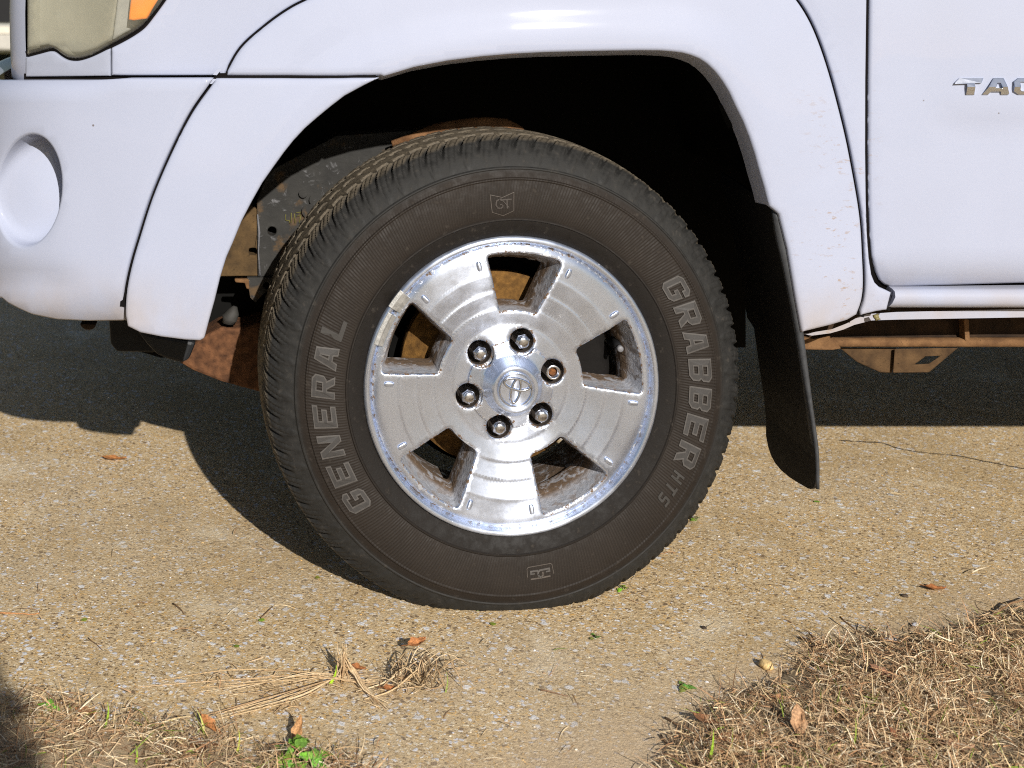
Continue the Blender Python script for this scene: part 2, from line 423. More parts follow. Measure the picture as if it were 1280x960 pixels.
def mat_concrete():
    m, nt, b = new_mat('washed_concrete'); p0 = wpos(nt); X = xyz(nt, p0)
    p = N(nt, 'VectorMath', {0: p0, 1: scalev(nt, noisec(nt, p0, 150, 4), (0.012, 0.012, 0))}, operation='ADD').outputs[0]
    p = N(nt, 'CombineXYZ', {0: xyz(nt, p)[0], 1: xyz(nt, p)[1], 2: 0.0}).outputs[0]
    v1 = N(nt, 'TexVoronoi', {'Vector': p, 'Scale': 270.0}); r1 = xyz(nt, v1.outputs['Color'])
    v2 = N(nt, 'TexVoronoi', {'Vector': p, 'Scale': 125.0}); r2 = xyz(nt, v2.outputs['Color'])
    v3 = N(nt, 'TexVoronoi', {'Vector': p, 'Scale': 62.0}); r3 = xyz(nt, v3.outputs['Color'])
    big = noise(nt, p, 2.2, 5, 0.6); mid = noise(nt, p, 17, 5, 0.6); grit = noise(nt, p, 700, 3, 0.8)
    paste = mix(nt, mid, (0.50, 0.355, 0.185), (0.69, 0.53, 0.32))
    sand = ramp(nt, r1[0], [(0.0, (0.13, 0.08, 0.04)), (0.13, (0.32, 0.21, 0.10)), (0.32, (0.60, 0.42, 0.20)), (0.56, (0.72, 0.55, 0.33)),
                            (0.76, (0.74, 0.42, 0.11)), (0.82, (0.86, 0.75, 0.55)), (0.93, (0.84, 0.81, 0.77))], 'CONSTANT')
    c = mix(nt, math_(nt, 'MULTIPLY', mapr(nt, v1.outputs['Distance'], 0.62, 0.42), 0.85), paste, sand)
    # broken pebbles showing through: ochre and grey-white
    k2 = math_(nt, 'MULTIPLY', mapr(nt, v2.outputs['Distance'], 0.46, 0.36), math_(nt, 'LESS_THAN', r2[1], 0.26))
    c = mix(nt, k2, c, ramp(nt, r2[0], [(0, (0.22, 0.15, 0.09)), (0.22, (0.60, 0.40, 0.17)), (0.45, (0.66, 0.65, 0.67)), (0.8, (0.78, 0.76, 0.74))], 'CONSTANT'))
    k3 = math_(nt, 'MULTIPLY', mapr(nt, v3.outputs['Distance'], 0.40, 0.31), math_(nt, 'LESS_THAN', r3[1], mapr(nt, noise(nt, p, 3.0, 2), 0.35, 0.65, 0.02, 0.11)))
    c = mix(nt, k3, c, mix(nt, r3[0], (0.62, 0.60, 0.58), (0.80, 0.79, 0.78)))
    c = mix(nt, mapr(nt, grit, 0.60, 0.74, 0, 0.55), c, (0.20, 0.13, 0.065))
    c = mix(nt, mapr(nt, big, 0.45, 0.66, 0, 0.30), c, (0.34, 0.235, 0.11))
    c = mix(nt, mapr(nt, noise(nt, p, 1.4, 4, 0.6), 0.48, 0.64, 0, 0.16), c, (0.50, 0.45, 0.37))
    c = mix(nt, mapr(nt, noise(nt, p, 7.5, 6, 0.65), 0.52, 0.68, 0, 0.35), c, (0.40, 0.29, 0.15))
    c = mix(nt, mapr(nt, noise(nt, p, 5.0, 5, 0.6, 0.4), 0.55, 0.72, 0, 0.40), c, (0.82, 0.72, 0.54))
    # sand washed down from the verge at the near right
    vg = math_(nt, 'ADD', math_(nt, 'ADD', math_(nt, 'MULTIPLY', X[0], 1.0), math_(nt, 'MULTIPLY', X[1], -1.9)), math_(nt, 'MULTIPLY', mid, 0.28))
    c = mix(nt, math_(nt, 'MULTIPLY', math_(nt, 'MULTIPLY', mapr(nt, vg, 0.60, 1.0), mapr(nt, vg, 2.3, 1.5)), 0.80), c, mix(nt, noise(nt, p, 420, 4, 0.8), (0.38, 0.275, 0.165), (0.72, 0.55, 0.36)))
    h = math_(nt, 'ADD', math_(nt, 'MULTIPLY', v1.outputs['Distance'], -0.6), math_(nt, 'MULTIPLY', grit, 0.7))
    h = math_(nt, 'ADD', h, math_(nt, 'MULTIPLY', math_(nt, 'MAXIMUM', k2, k3), 0.35))
    put(nt, b, Base_Color=c, Roughness=0.9, Specular_IOR_Level=0.25, Normal=bump(nt, h, 0.60, 0.003))
    return m

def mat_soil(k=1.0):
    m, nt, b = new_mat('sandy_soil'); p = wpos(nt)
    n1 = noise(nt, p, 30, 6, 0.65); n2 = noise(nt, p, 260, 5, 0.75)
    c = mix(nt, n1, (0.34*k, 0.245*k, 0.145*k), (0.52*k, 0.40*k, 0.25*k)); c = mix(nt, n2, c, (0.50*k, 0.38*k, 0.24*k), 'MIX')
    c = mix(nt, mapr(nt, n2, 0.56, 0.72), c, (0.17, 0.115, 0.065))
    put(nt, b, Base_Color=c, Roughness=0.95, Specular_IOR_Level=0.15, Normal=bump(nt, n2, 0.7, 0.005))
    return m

def mat_lawn():
    m, nt, b = new_mat('lawn'); p = wpos(nt)
    n1 = noise(nt, p, 1.5, 6, 0.7); n2 = noise(nt, p, 60, 5, 0.8)
    c = mix(nt, n1, (0.10, 0.10, 0.02), (0.30, 0.24, 0.09)); c = mix(nt, mapr(nt, n2, 0.4, 0.7, 0, 0.6), c, (0.05, 0.055, 0.012))
    put(nt, b, Base_Color=c, Roughness=0.95, Normal=bump(nt, n2, 0.8, 0.02))
    return m

def mat_attr(name, rough=0.8, trans=0.0, gain=0.3):
    """colour carried by each blade / leaf / stone, with fine mottling"""
    m, nt, b = new_mat(name); p = opos(nt)
    a = N(nt, 'Attribute', attribute_name='col').outputs['Color']
    n = noise(nt, p, 350, 4, 0.7)
    f = mapr(nt, n, 0.3, 0.7, 1-gain, 1+gain)
    c = mix(nt, 1.0, a, N(nt, 'CombineXYZ', {0: f, 1: f, 2: f}).outputs[0], 'MULTIPLY')
    put(nt, b, Base_Color=c, Roughness=rough, Specular_IOR_Level=0.3, Normal=bump(nt, n, 0.3, 0.001))
    return m

def mat_lens():
    m, nt, b = new_mat('hazed_lens'); p = wpos(nt)
    n1 = noise(nt, p, 9, 4, 0.5); n2 = noise(nt, p, 120, 4, 0.7)
    c = mix(nt, n1, (0.36, 0.345, 0.26), (0.50, 0.485, 0.39)); c = mix(nt, mapr(nt, n2, 0.55, 0.75, 0, 0.25), c, (0.7, 0.69, 0.6))
    put(nt, b, Base_Color=c, Roughness=0.30, Alpha=mapr(nt, n1, 0.3, 0.7, 0.16, 0.34), Coat_Weight=0.9, Coat_Roughness=0.04)
    return m

PAINT = mat_paint('white_car_paint', (0.352, 0.380, 0.482))
FILLER = mat_paint('white_filler_paint', (0.30, 0.322, 0.40), 0.4)
ALLOY = mat_alloy('turned_alloy'); CAST = mat_alloy('cast_alloy', True)
CHROME = mat_simple('chrome', (0.64, 0.69, 0.80), 0.12, 1.0, 0.08, 60, 0.03, 0.001)
NUT = mat_simple('plated_steel', (0.54, 0.545, 0.58), 0.24, 1.0, 0.18, 300, 0.12, 0.0006)
GAPBLACK = mat_simple('gap_shade_black', (0.007, 0.006, 0.006), 0.9, 0, 0.2, spec=0.05)
PLASTIC = mat_simple('black_plastic', (0.010, 0.010, 0.011), 0.6, 0, 0.35, 50, 0.15, spec=0.2)
LINER = mat_simple('liner_plastic', (0.007, 0.0068, 0.0065), 0.9, 0, 0.4, 20, 0.2, spec=0.04)
FLAP = mat_simple('flap_rubber', (0.007, 0.007, 0.008), 0.5, 0, 0.4, 60, 0.12, spec=0.18)
LIP = mat_simple('dusty_lip', (0.085, 0.075, 0.062), 0.7, 0, 0.35, 45, 0.3)
RUST = mat_rust('rust', (0.085, 0.042, 0.018), (0.21, 0.112, 0.048), 40)
RUSTSHADED = mat_rust('shaded_rust', (0.013, 0.0075, 0.0045), (0.042, 0.023, 0.011), 40)  # the rail's shade under the sill is put into this darker rust
RUSTROTOR = mat_rust('rotor_rust', (0.055, 0.026, 0.006), (0.185, 0.092, 0.021), 90, (0.025, 0.012, 0.004))
FRAME = mat_frame('underbody_grey')
RUBBER = mat_rubber('rubber'); 
LETTER = mat_simple('letter_grey', (0.036, 0.033, 0.031), 0.6, 0, 0.35, 90, 0.25, 0.001, True)
LETTER_EDGE = mat_simple('letter_edge', (0.066, 0.060, 0.055), 0.6, 0, 0.55, 120, 0.2, 0.001, True)
AMBER = mat_simple('amber', (0.90, 0.25, 0.008), 0.35, 0, 0.15, 30)
LENS = mat_lens()
SILVERBOWL = mat_simple('bowl_silver', (0.46, 0.45, 0.37), 0.30, 0.6, 0.1, 8)
CONCRETE = mat_concrete(); SOIL = mat_soil(); SHADED_THATCH = mat_soil(0.58); LAWN = mat_lawn()  # right verge soil darker: thatch plus shade between blades put into the colour
BLADE = mat_attr('dry_blade'); LEAFM = mat_attr('leaf_skin', 0.65, 0, 0.45); STONEM = mat_attr('stone_skin', 0.8)
GLASS = mat_simple('dark_glass', (0.01, 0.012, 0.015), 0.05, 0, 0.1)
# ------------------------------------------------------------------ the pickup: body panels
truck = empty('pickup_truck')
tag(truck, 'white pickup truck with a dusty front tyre parked on the concrete drive', 'pickup truck')
W = 1.86                                   # body width
MIRROR = []                                # parts that also exist on the far flank

ARCH = [(256,421),(261,402),(268,377),(275,348),(283,322),(291,304),(302,277),(315,252),(328,229),(342,209),(355,191),(367,176),(381,161),
        (397,147),(414,133),(431,120),(455,107),(480,96),(518,84.5),(560,76.5),(600,71.5),(640,68),(680,66),(720,65),(760,64.2),(800,63.6),(825,63.8),(841,65),
        (853,66.5),(864,69.5),(875,74),(884,80),(894,89.5),(903,101),(912,115.5),(920,133),(929,151),(937,171),(944,192),(950,214),(956.5,236),(962,258)]
ARCH_R = [(974,268),(985,312),(995,372),(1002,416)]
ARCHD = np.array([q for a, b in zip((ARCH+ARCH_R)[:-1], (ARCH+ARCH_R)[1:]) for q in np.linspace(a, b, max(2, int(math.hypot(b[0]-a[0], b[1]-a[1])/3)))[:-1]])
def arch_d(u, v):
    q = np.stack((np.ravel(u), np.ravel(v)), 1).astype(float)
    d = np.empty(len(q)); up = np.empty(len(q))
    for i in range(0, len(q), 2000):
        dd = q[i:i+2000, None, :] - ARCHD[None]; s = (dd*dd).sum(-1); k = s.argmin(1); r = np.sqrt(s[np.arange(len(k)), k])
        w = np.exp(-(np.sqrt(s) - r[:, None])/14.0); w /= w.sum(1, keepdims=True)
        d[i:i+2000] = r; vv = (w[:, :, None]*dd).sum(1); L = np.linalg.norm(vv, axis=1)
        far = sstep(4, 24, r); up[i:i+2000] = np.clip(-vv[:, 1]/np.maximum(L, 2.0), 0, 1)*far
    return (d/800.).reshape(np.shape(u)), up.reshape(np.shape(u))
def fender_y(u, v):
    X = (np.asarray(u, float) - 640)/800.
    y = 0.010 + 1.55*np.clip(-0.55 - X, 0, None)**2 + 0*v
    y = y + 0.10*np.clip((-30 - np.asarray(v, float))/800., 0, None)**1.0*0.6
    return y
def flare_y(u, v):
    d, up = arch_d(u, v); k = 0.85
    return -0.024 + 0.034*(1 - np.exp(-k*d*d/0.034)) + up*up*0.0085*sstep(0.016, 0.080, d)
def door_y(u, v):
    u = np.asarray(u, float); v = np.asarray(v, float)
    y = 0.012 + 0.012*((v-200)/300.)**2
    fade = sstep(1140, 1215, u)
    y = y - 0.0065*fade*sstep(160, 134, v)
    y = y + 0.030*np.clip((v-318)/45., 0, None)**2
    return y
fender_map = lambda u, v: P(u, v, fender_y(u, v))
flare_map = lambda u, v: P(u, v, flare_y(u, v))
door_map = lambda u, v: P(u, v, door_y(u, v))
arch_flange = lambda u, v: (0, 0.052, -0.010) if v < 257 or u > 1050 else (0, 0.008, 0)

# bumper: swept round the corner along a plan curve
BP = np.array(smooth_path([(-0.30,-0.016),(-0.40,-0.016),(-0.50,-0.012),(-0.58,-0.002),(-0.65,0.014),(-0.72,0.036),(-0.785,0.073),(-0.838,0.125),(-0.874,0.19),
                           (-0.900,0.30),(-0.918,0.46),(-0.930,0.68),(-0.934,0.93)], 0.004))
BS = np.concatenate(([0], np.cumsum(np.linalg.norm(np.diff(BP, axis=0), axis=1))))
_bpx = PX0 + (BP[:, 0]-CX)*F/(BP[:, 1]-CY)
_mono = np.argmax(np.diff(_bpx) > 0) if np.any(np.diff(_bpx) > 0) else len(_bpx)-1
def s_of_px(px): return np.interp(-np.asarray(px, float), -_bpx[:_mono], BS[:_mono])
BT = np.gradient(BP, axis=0); BT /= np.linalg.norm(BT, axis=1, keepdims=True)
def bumper_map(u, v):
    s = -np.asarray(u, float)/800.; v = np.asarray(v, float)
    X = np.interp(s, BS, BP[:, 0]); Y = np.interp(s, BS, BP[:, 1])
    tx = np.interp(s, BS, BT[:, 0]); ty = np.interp(s, BS, BT[:, 1])
    ins = 0.020*np.clip((v-352)/50., 0, None)**2 + 0.030*np.clip((116-v)/22., 0, None)**2*sstep(0.30, 0.42, s)
    ins = ins + 0.010*np.exp(-((v-352)/16.)**2)*sstep(0.36, 0.46, s)
    z = CZ - (v-PY0)/F*(2.2 + np.minimum(Y, 0.12))
    return np.stack((X + ty*ins, Y - tx*ins, z), -1)

SEAM = smooth_path([(268,98),(262,107),(237,143),(212,192),(189,246),(172,299),(163,330),(157,358),(154.5,383),(155,407)], 6)
FLARE_TOP = smooth_path([(281,94),(301,60),(332,32),(360,12),(385,-1),(440,-26),(520,-46),(640,-58),(760,-58),(860,-50),(940,-34),(980,-15),(997,0),
                         (1017,34),(1036,86),(1055,157),(1066,210),(1076,270),(1079.5,322),(1080.5,356),(1078,377),(1072,394)], 6)

# bumper cover with the fog lamp pocket
th = np.linspace(0, 2*np.pi, 48, endpoint=False)
fx, fy = 41*np.cos(th), 70*np.sin(th)
tilt = 0.10
FOG = [(35 + a*math.cos(tilt) - b*math.sin(tilt), 238 + a*math.sin(tilt) + b*math.cos(tilt)) for a, b in zip(fx, fy)]
FOGD = [(-800*float(s_of_px(a)), b) for a, b in FOG]
smax = BS[-1]*800
bo = [(-800*float(s_of_px(a - 1.9)), b) for a, b in SEAM]
bo += [(-800*float(s_of_px(q)), r) for q, r in ((103,407.5),(62,405),(31,397),(5,381))] + [(-440, 374), (-540, 372), (-smax, 372), (-smax, 99.5)]
bo += [(-800*float(s_of_px(q)), 98.2) for q in (20, 120, 200)]
bumper = panel('front_bumper', bo, bumper_map, PAINT, truck, holes=[FOGD], grid=13, er=4, flange=0.02, hide_hole_flange=True)
mb = MB(); cen = np.mean(FOGD, 0); rings = []
lo_, hi_ = min(q[0] for q in FOGD), max(q[0] for q in FOGD)
for sc_, dk in ((1.0, 0.0), (0.985, 0.45), (0.95, 0.92), (0.80, 1.03), (0.5, 1.0), (0.2, 0.97)):
    pts = np.array([(cen[0] + (a-cen[0])*sc_, cen[1] + (b-cen[1])*sc_) for a, b in FOGD])
    base = bumper_map(pts[:, 0], pts[:, 1])
    ins = np.array([0.004 + 0.052*((a-lo_)/(hi_-lo_)) + 0.045*((a-lo_)/(hi_-lo_))*np.clip((308-b)/140, 0, 1) for a, b in pts])*dk + 4/800.
    s = -pts[:, 0]/800.; tx = np.interp(s, BS, BT[:, 0]); ty = np.interp(s, BS, BT[:, 1])
    base[:, 0] += ty*ins; base[:, 1] += -tx*ins
    rings.append(base)
nf = len(FOGD); V = np.concatenate(rings)
Fq = [(i*nf+j, i*nf+(j+1) % nf, (i+1)*nf+(j+1) % nf, (i+1)*nf+j) for i in range(len(rings)-1) for j in range(nf)] + [tuple(range((len(rings)-1)*nf, len(rings)*nf))]
mb.add(V, Fq, 0, True); fogp = mb.build('fog_lamp_pocket', [PAINT], bumper, True)

# lower flare piece behind the bumper seam
eo = [(270,97.5),(474,97.5)] + [q for q in ARCH[::-1] if q[0] < 472 and q[1] > 98]
eo += [(255,423.5),(250,426.5),(231,425.5),(200,421.5),(175,416.5),(159,408.5)] + [(a+1.9, b) for a, b in SEAM[::-1][2:-1]]
flare_low = panel('flare_end_piece', eo, flare_map, PAINT, truck, grid=8, er=4, flange_vec=lambda u, v: (0, 0.030, 0))
# main flare
fo = [(283.5,94)] + [(a, b) for a, b in FLARE_TOP[1:]] + [(1060,401),(1040,407),(1003,416)] + ARCH_R[::-1][1:] + ARCH[::-1]
fo = [q for q in fo if not (q[0] < 479 and q[1] > 94.5)] + [(476,94.2)]
flare = panel('wheel_arch_flare', fo, flare_map, PAINT, truck, grid=7, er=4.5, flange_vec=arch_flange)
# fender (left of the flare, over it, and the strip in front of the door)
LENS_EDGE = smooth_path([(33,70),(50,65.5),(62,62.5),(68,64),(74,68.5),(83,73.5),(94,74.8),(106,72.5),(120,67),(137,58.5),(152,51),(166,43),(179,33.5),(191,19),(205,0),(222,-25),(240,-55),(254,-92)], 4)
ft = []
for i, (a, b) in enumerate(FLARE_TOP):
    p0, p1 = np.array(FLARE_TOP[max(i-1, 0)]), np.array(FLARE_TOP[min(i+1, len(FLARE_TOP)-1)]); t = (p1-p0)/np.linalg.norm(p1-p0)
    ft.append((a + t[1]*2.0, b - t[0]*2.0))
DOORGAP = [(1087.5,-130),(1086,0),(1084.7,100),(1084.5,190),(1085.2,250),(1086.5,290),(1088.7,320),(1092,343),(1096,353),(1102,359),(1110,362.5),(1116,363.4)]
fe = [(139.0,94.3)] + [(139.0,59.8)] + [(a+1.6, b+1.6) for a, b in LENS_EDGE if a > 139] + [(262,-130)]
fe += [(a-1.9, b+0.5) for a, b in DOORGAP[:-1]] + [(1114.5,366),(1109,387.5),(1096,389.5),(1076,394.5)] + ft[::-1][1:-2] + [(281,94.3)]
fender = panel('front_fender', fe, fender_map, PAINT, truck, grid=16, er=3, flange=0.02)
filler = panel('lamp_filler_panel', [(31.5,96),(138,95),(137.2,60.8)] + [(a, b+1.7) for a, b in LENS_EDGE[::-1] if a < 135] + [(31.5,71)], 
               lambda u, v: P(u, v, fender_y(u, v) + 0.004), FILLER, truck, grid=8, seg=4, er=2, flange=0.015)
# front edge of the nose, turning round to the grille
pl = smooth_path([(-0.772,0.090),(-0.784,0.104),(-0.796,0.122),(-0.8065,0.148),(-0.8130,0.182),(-0.816,0.24),(-0.82,0.32)], 0.006)
mb = MB(); zs = [0.825, 0.832, 0.86, 0.90, 0.94, 1.0, 1.08]
off = [0.006, 0.0, -0.0015, -0.003, -0.0035, -0.002, 0.012]
mb.add([(x+o, y, z) for z, o in zip(zs, off) for x, y in pl], [(i*len(pl)+j, i*len(pl)+j+1, (i+1)*len(pl)+j+1, (i+1)*len(pl)+j) for i in range(len(zs)-1) for j in range(len(pl)-1)], 0, True)
mb.build('grille_surround', [PAINT], truck)
# headlight
lens_y = lambda u, v: fender_y(u, v) - 0.002 - 0.010*sstep(0, 60, np.minimum(np.asarray(u, float)-30, 70-np.asarray(v, float))*1.0)
lo = [(a-(2.2 if a < 45 else 1.0), b-1.3) for a, b in LENS_EDGE] + [(240,-104),(140,-112),(40,-104),(31,-60)]
lens = panel('headlight', lo, lambda u, v: P(u, v, lens_y(u, v)), LENS, truck, grid=10, seg=4, er=7, flange=0.03)
BOWLB = [(34,60),(60,56),(70,60),(82,66),(100,66),(120,60),(138,50),(146,0),(150,-60),(148,-104),(36,-104)]
bowl = panel('reflector_bowl', BOWLB, lambda u, v: P(u, v, fender_y(u, v) + 0.028 + 0.030*(1-((np.asarray(u, float)-88)/62)**2)), SILVERBOWL, lens, grid=10, er=3, flange=0.02)
side = panel('lamp_side_wall', [(140,50),(162,38),(176,28),(188,12),(198,-4),(232,-56),(246,-100),(150,-104),(146,0)], lambda u, v: P(u, v, fender_y(u, v) + 0.024), 
             mat_simple('lamp_grey', (0.30, 0.30, 0.27), 0.5), lens, grid=10, er=3, flange=0.02)
amb = panel('turn_signal', [(160,24.5),(166,26),(183,23.5),(190,12),(199,-2),(226,-45),(168,-45)], lambda u, v: P(u, v, fender_y(u, v) - 0.0055 - 0.004*sstep(0, 30, 20-v)), AMBER, lens, grid=8, er=3, flange=0.016)
MIRROR += [flare, flare_low, fender, filler, lens]

# door, sill, pinch weld
do = [(a+1.9, b) for a, b in DOORGAP[:7]] + [(1095,341.5),(1099,351.5),(1105,357.5),(1113,360.2),(1180,358.3),(1280,355.3),(1900,338),(1900,-130)]
door = panel('front_door', do, door_map, PAINT, truck, grid=16, er=4, flange=0.02); MIRROR.append(door)
def sweep_x(name, prof, x0, x1, mat, parent, n=8, smooth=True, xo=None, cap=True):
    mb = MB(); k = len(prof)
    xs = np.linspace(x0, x1, n)
    V = [(x + (xo(z) if (xo and i == 0) else 0), y, z) for i, x in enumerate(xs) for y, z in prof]
    mb.add(V, [(i*k+j, (i+1)*k+j, (i+1)*k+j+1, i*k+j+1) for i in range(n-1) for j in range(k-1)], 0, smooth)
    if cap: mb.add(V[:k], [tuple(range(k))]); mb.add(V[-k:], [tuple(range(k))])
    return mb.build(name, [mat], parent)
sill = sweep_x('rocker_sill', [(0.05,0.5075),(0.030,0.5065),(0.020,0.5040),(0.0165,0.496),(0.0175,0.486),(0.022,0.480),(0.030,0.4765),(0.05,0.4735),(0.058,0.4725),(0.2,0.47)],
               0.6072, 2.35, PAINT, truck, 10, xo=lambda z: -0.009*float(sstep(0.500, 0.474, z))); MIRROR.append(sill)
mb = MB()
mb.prism([(1003,417.5),(1040,411.5),(1058,404.5),(1073,396),(1085,392.5),(1120,390),(1300,386),(2500,380),(2500,396),(1300,396.3),(1120,399.5),(1090,400.5),(1068,406),(1054,412),(1038,416.5),(1015,419.5)],
         lambda a, b, h: P(a, b, 0.052 + h), 0.004)
pinch = mb.build('pinch_weld', [PAINT], truck); MIRROR.append(pinch)
mb = MB(); mb.tube([P(a, b, 0.030) for a, b in ((1092,396),(1097,394.5),(1099,397.5),(1094,398.5))], 0.0035, 6)
mb.build('sill_clip', [mat_simple('olive_clip', (0.20, 0.17, 0.07), 0.6)], truck)

# black ribbons: shade inside the panel gaps put into colour, plus the lamp gasket
mb = MB()
def ribbon(path, wpx, yf, off):
    p = np.array(path, float); t = np.gradient(p, axis=0); t /= np.maximum(np.linalg.norm(t, axis=1, keepdims=True), 1e-6)
    nn = np.stack((-t[:, 1], t[:, 0]), 1); a = p + nn*wpx/2; b = p - nn*wpx/2
    A = P(a[:, 0], a[:, 1], yf(a[:, 0], a[:, 1]) + off); B = P(b[:, 0], b[:, 1], yf(b[:, 0], b[:, 1]) + off)
    k = len(p); mb.add(np.concatenate((A, B)), [(i, i+1, k+i+1, k+i) for i in range(k-1)])
ribbon([(a, b) for a, b in FLARE_TOP], 16, fender_y, 0.007)
ribbon(smooth_path(DOORGAP, 8), 16, door_y, 0.006)
ribbon(smooth_path([(1105,362.5),(1180,361),(1280,358.5),(1900,341)], 30), 12, lambda u, v: 0*u + 0.052, 0.0)
ribbon([(30,96.8),(80,97),(139,96),(200,95.8),(268,95.8)], 10, lambda u, v: fender_y(u, v), 0.010)
ribbon([(268,95.8),(340,95.8),(400,95.8),(470,95.8)], 9, flare_y, 0.006)
ribbon(LENS_EDGE[:-4], 12, fender_y, 0.012)
ribbon([(a, b) for a, b in SEAM if b < 384], 9, lambda u, v: np.maximum(flare_y(u, v), 0.0), 0.010)
ribbon([(138.4,57),(138.6,75),(138.8,96)], 6, fender_y, 0.012)
ribbon([(1117.5,364),(1116,372),(1112.5,382),(1110,388)], 4, lambda u, v: 0*u + 0.024, 0.003)
mb.build('gap_shade_gasket', [GAPBLACK], truck)
# two white clips bridging the seam under the fender line
mb = MB()
for q in (((266,93.5),(272,85.5),(277,86.5),(271,94)), ((260,104.5),(266,98.5),(271,98.8),(265,105))):
    mb.prism(q, lambda a, b, h: P(a, b, -0.0035 + h), 0.004)
mb.build('seam_clip', [PAINT], truck, True)

# chrome badge letters on the door
GL = {
 'G': [[(1,0),(4,0),(5,1),(5,3.7),(2.8,3.7),(2.8,2.6),(3.6,2.6),(3.6,1.3),(1.4,1.3),(1.4,5.7),(3.6,5.7),(3.6,4.8),(5,4.8),(5,6),(4,7),(1,7),(0,6),(0,1)]],
 'E': [[(0,0),(5,0),(5,1.4),(1.5,1.4),(1.5,2.8),(4.2,2.8),(4.2,4.2),(1.5,4.2),(1.5,5.6),(5,5.6),(5,7),(0,7)]],
 'N': [[(0,0),(1.4,0),(1.4,4.4),(3.6,0),(5,0),(5,7),(3.6,7),(3.6,2.6),(1.4,7),(0,7)]],
 'R': [[(0,0),(1.5,0),(1.5,2.4),(2.2,2.4),(3.5,0),(5.2,0),(3.8,2.6),(4.3,2.7),(5,3.5),(5,6),(4,7),(0,7)], [(1.5,3.7),(3.5,3.7),(3.5,5.7),(1.5,5.7)]],
 'A': [[(-.1,0),(1.5,0),(1.85,1.5),(3.25,1.5),(3.6,0),(5.2,0),(3.8,7),(1.3,7)], [(2.1,2.7),(3.0,2.7),(2.75,5.5),(2.35,5.5)]],
 'L': [[(0,0),(5,0),(5,1.4),(1.5,1.4),(1.5,7),(0,7)]],
 'B': [[(0,0),(4,0),(5,1),(5,2.8),(4.4,3.5),(5,4.2),(5,6),(4,7),(0,7)], [(1.5,1.3),(3.5,1.3),(3.5,2.8),(1.5,2.8)], [(1.5,4.2),(3.5,4.2),(3.5,5.7),(1.5,5.7)]],
 'H': [[(0,0),(1.5,0),(1.5,2.9),(3.5,2.9),(3.5,0),(5,0),(5,7),(3.5,7),(3.5,4.2),(1.5,4.2),(1.5,7),(0,7)]],
 'T': [[(1.8,0),(3.3,0),(3.3,5.6),(5,5.6),(5,7),(0,7),(0,5.6),(1.8,5.6)]],
 'S': [[(0,0),(4,0),(5,1),(5,3.2),(4.2,4),(1.5,4),(1.5,5.7),(5,5.7),(5,7),(1,7),(0,6),(0,3.6),(.8,2.8),(3.5,2.8),(3.5,1.3),(0,1.3)]],
 'C': [[(1.2,0),(5,0),(5,1.6),(2,1.6),(1.6,2.1),(1.6,4.9),(2,5.4),(5,5.4),(5,7),(1.2,7),(0,5.6),(0,1.4)]],
 'O': [[(1.2,0),(4.0,0),(5.2,1.4),(5.2,5.6),(4.0,7),(1.2,7),(0,5.6),(0,1.4)], [(2,1.6),(3.2,1.6),(3.6,2.1),(3.6,4.9),(3.2,5.4),(2,5.4),(1.6,4.9),(1.6,2.1)]],
 'M': [[(0,0),(1.5,0),(1.5,4.2),(2.7,1.8),(3.9,4.2),(3.9,0),(5.4,0),(5.4,7),(3.9,7),(2.7,4.4),(1.5,7),(0,7)]],
}
BT_ = [[(3.2,0),(5.9,0),(5.9,4.9),(8.1,4.9),(8.9,7),(1.1,7),(-0.6,5.2),(-0.9,4.5),(3.2,4.6)]]        # the badge's first letter with its long left bar
BA_ = [[(-1.6,0),(0.2,0),(1.0,1.3),(4.0,1.3),(4.15,0),(6.4,0),(6.6,.6),(5.9,3.2),(4.9,7),(1.9,7)], [(2.2,2.9),(4.4,2.9),(3.9,4.9),(2.9,4.9)]]
x = 1196.5
for ch, adv in zip('TACOMA', (38.5, 32.5, 31, 40, 32, 20)):
    mb = MB(); g = BT_ if ch == 'T' else BA_ if ch == 'A' else GL[ch]
    sx = 3.75 if ch in 'T' else 4.1 if ch == 'A' else 5.0; sy = 3.0
    px_, py_ = x, 118.5
    fr = lambda a, b, h: P(px_ + a*sx, py_ - b*sy, float(door_y(px_ + a*sx, py_ - b*sy)) - 0.0050 + h)
    mb.prism(g[0], fr, 0.006, 0, g[1:])
    o = mb.build('badge_letter', [CHROME], door, True)
    bm = bmesh.new(); bm.from_mesh(o.data); zm = float(P(0, 118.5-3.3*sy, 0.0)[2])
    bmesh.ops.bisect_plane(bm, geom=bm.verts[:]+bm.edges[:]+bm.faces[:], plane_co=(0, 0, zm), plane_no=(0, 0, 1))
    y0_ = min(v.co.y for v in bm.verts)
    for v in bm.verts:
        if v.co.y < y0_ + 0.004: v.co.y += abs(v.co.z-zm)*0.34 - 0.0020
    bm.to_mesh(o.data); bm.free(); bevel(o, 0.0009, 2, 50)
    x += adv
# far flank
for o in MIRROR:
    me = o.data.copy(); n = len(me.vertices); co = np.empty(n*3, np.float32); me.vertices.foreach_get('co', co)
    co = co.reshape(-1, 3); co[:, 1] = W - co[:, 1]; me.vertices.foreach_set('co', co.ravel()); me.flip_normals(); me.update()
    q = bpy.data.objects.new(o.name.split('.')[0], me); COL.objects.link(q); q.parent = o.parent
me = bumper.data.copy(); co = np.empty(len(me.vertices)*3, np.float32); me.vertices.foreach_get('co', co); co = co.reshape(-1, 3)
co[:, 1] = W - co[:, 1]; me.vertices.foreach_set('co', co.ravel()); me.flip_normals(); me.update()
q = bpy.data.objects.new('front_bumper', me); COL.objects.link(q); q.parent = truck

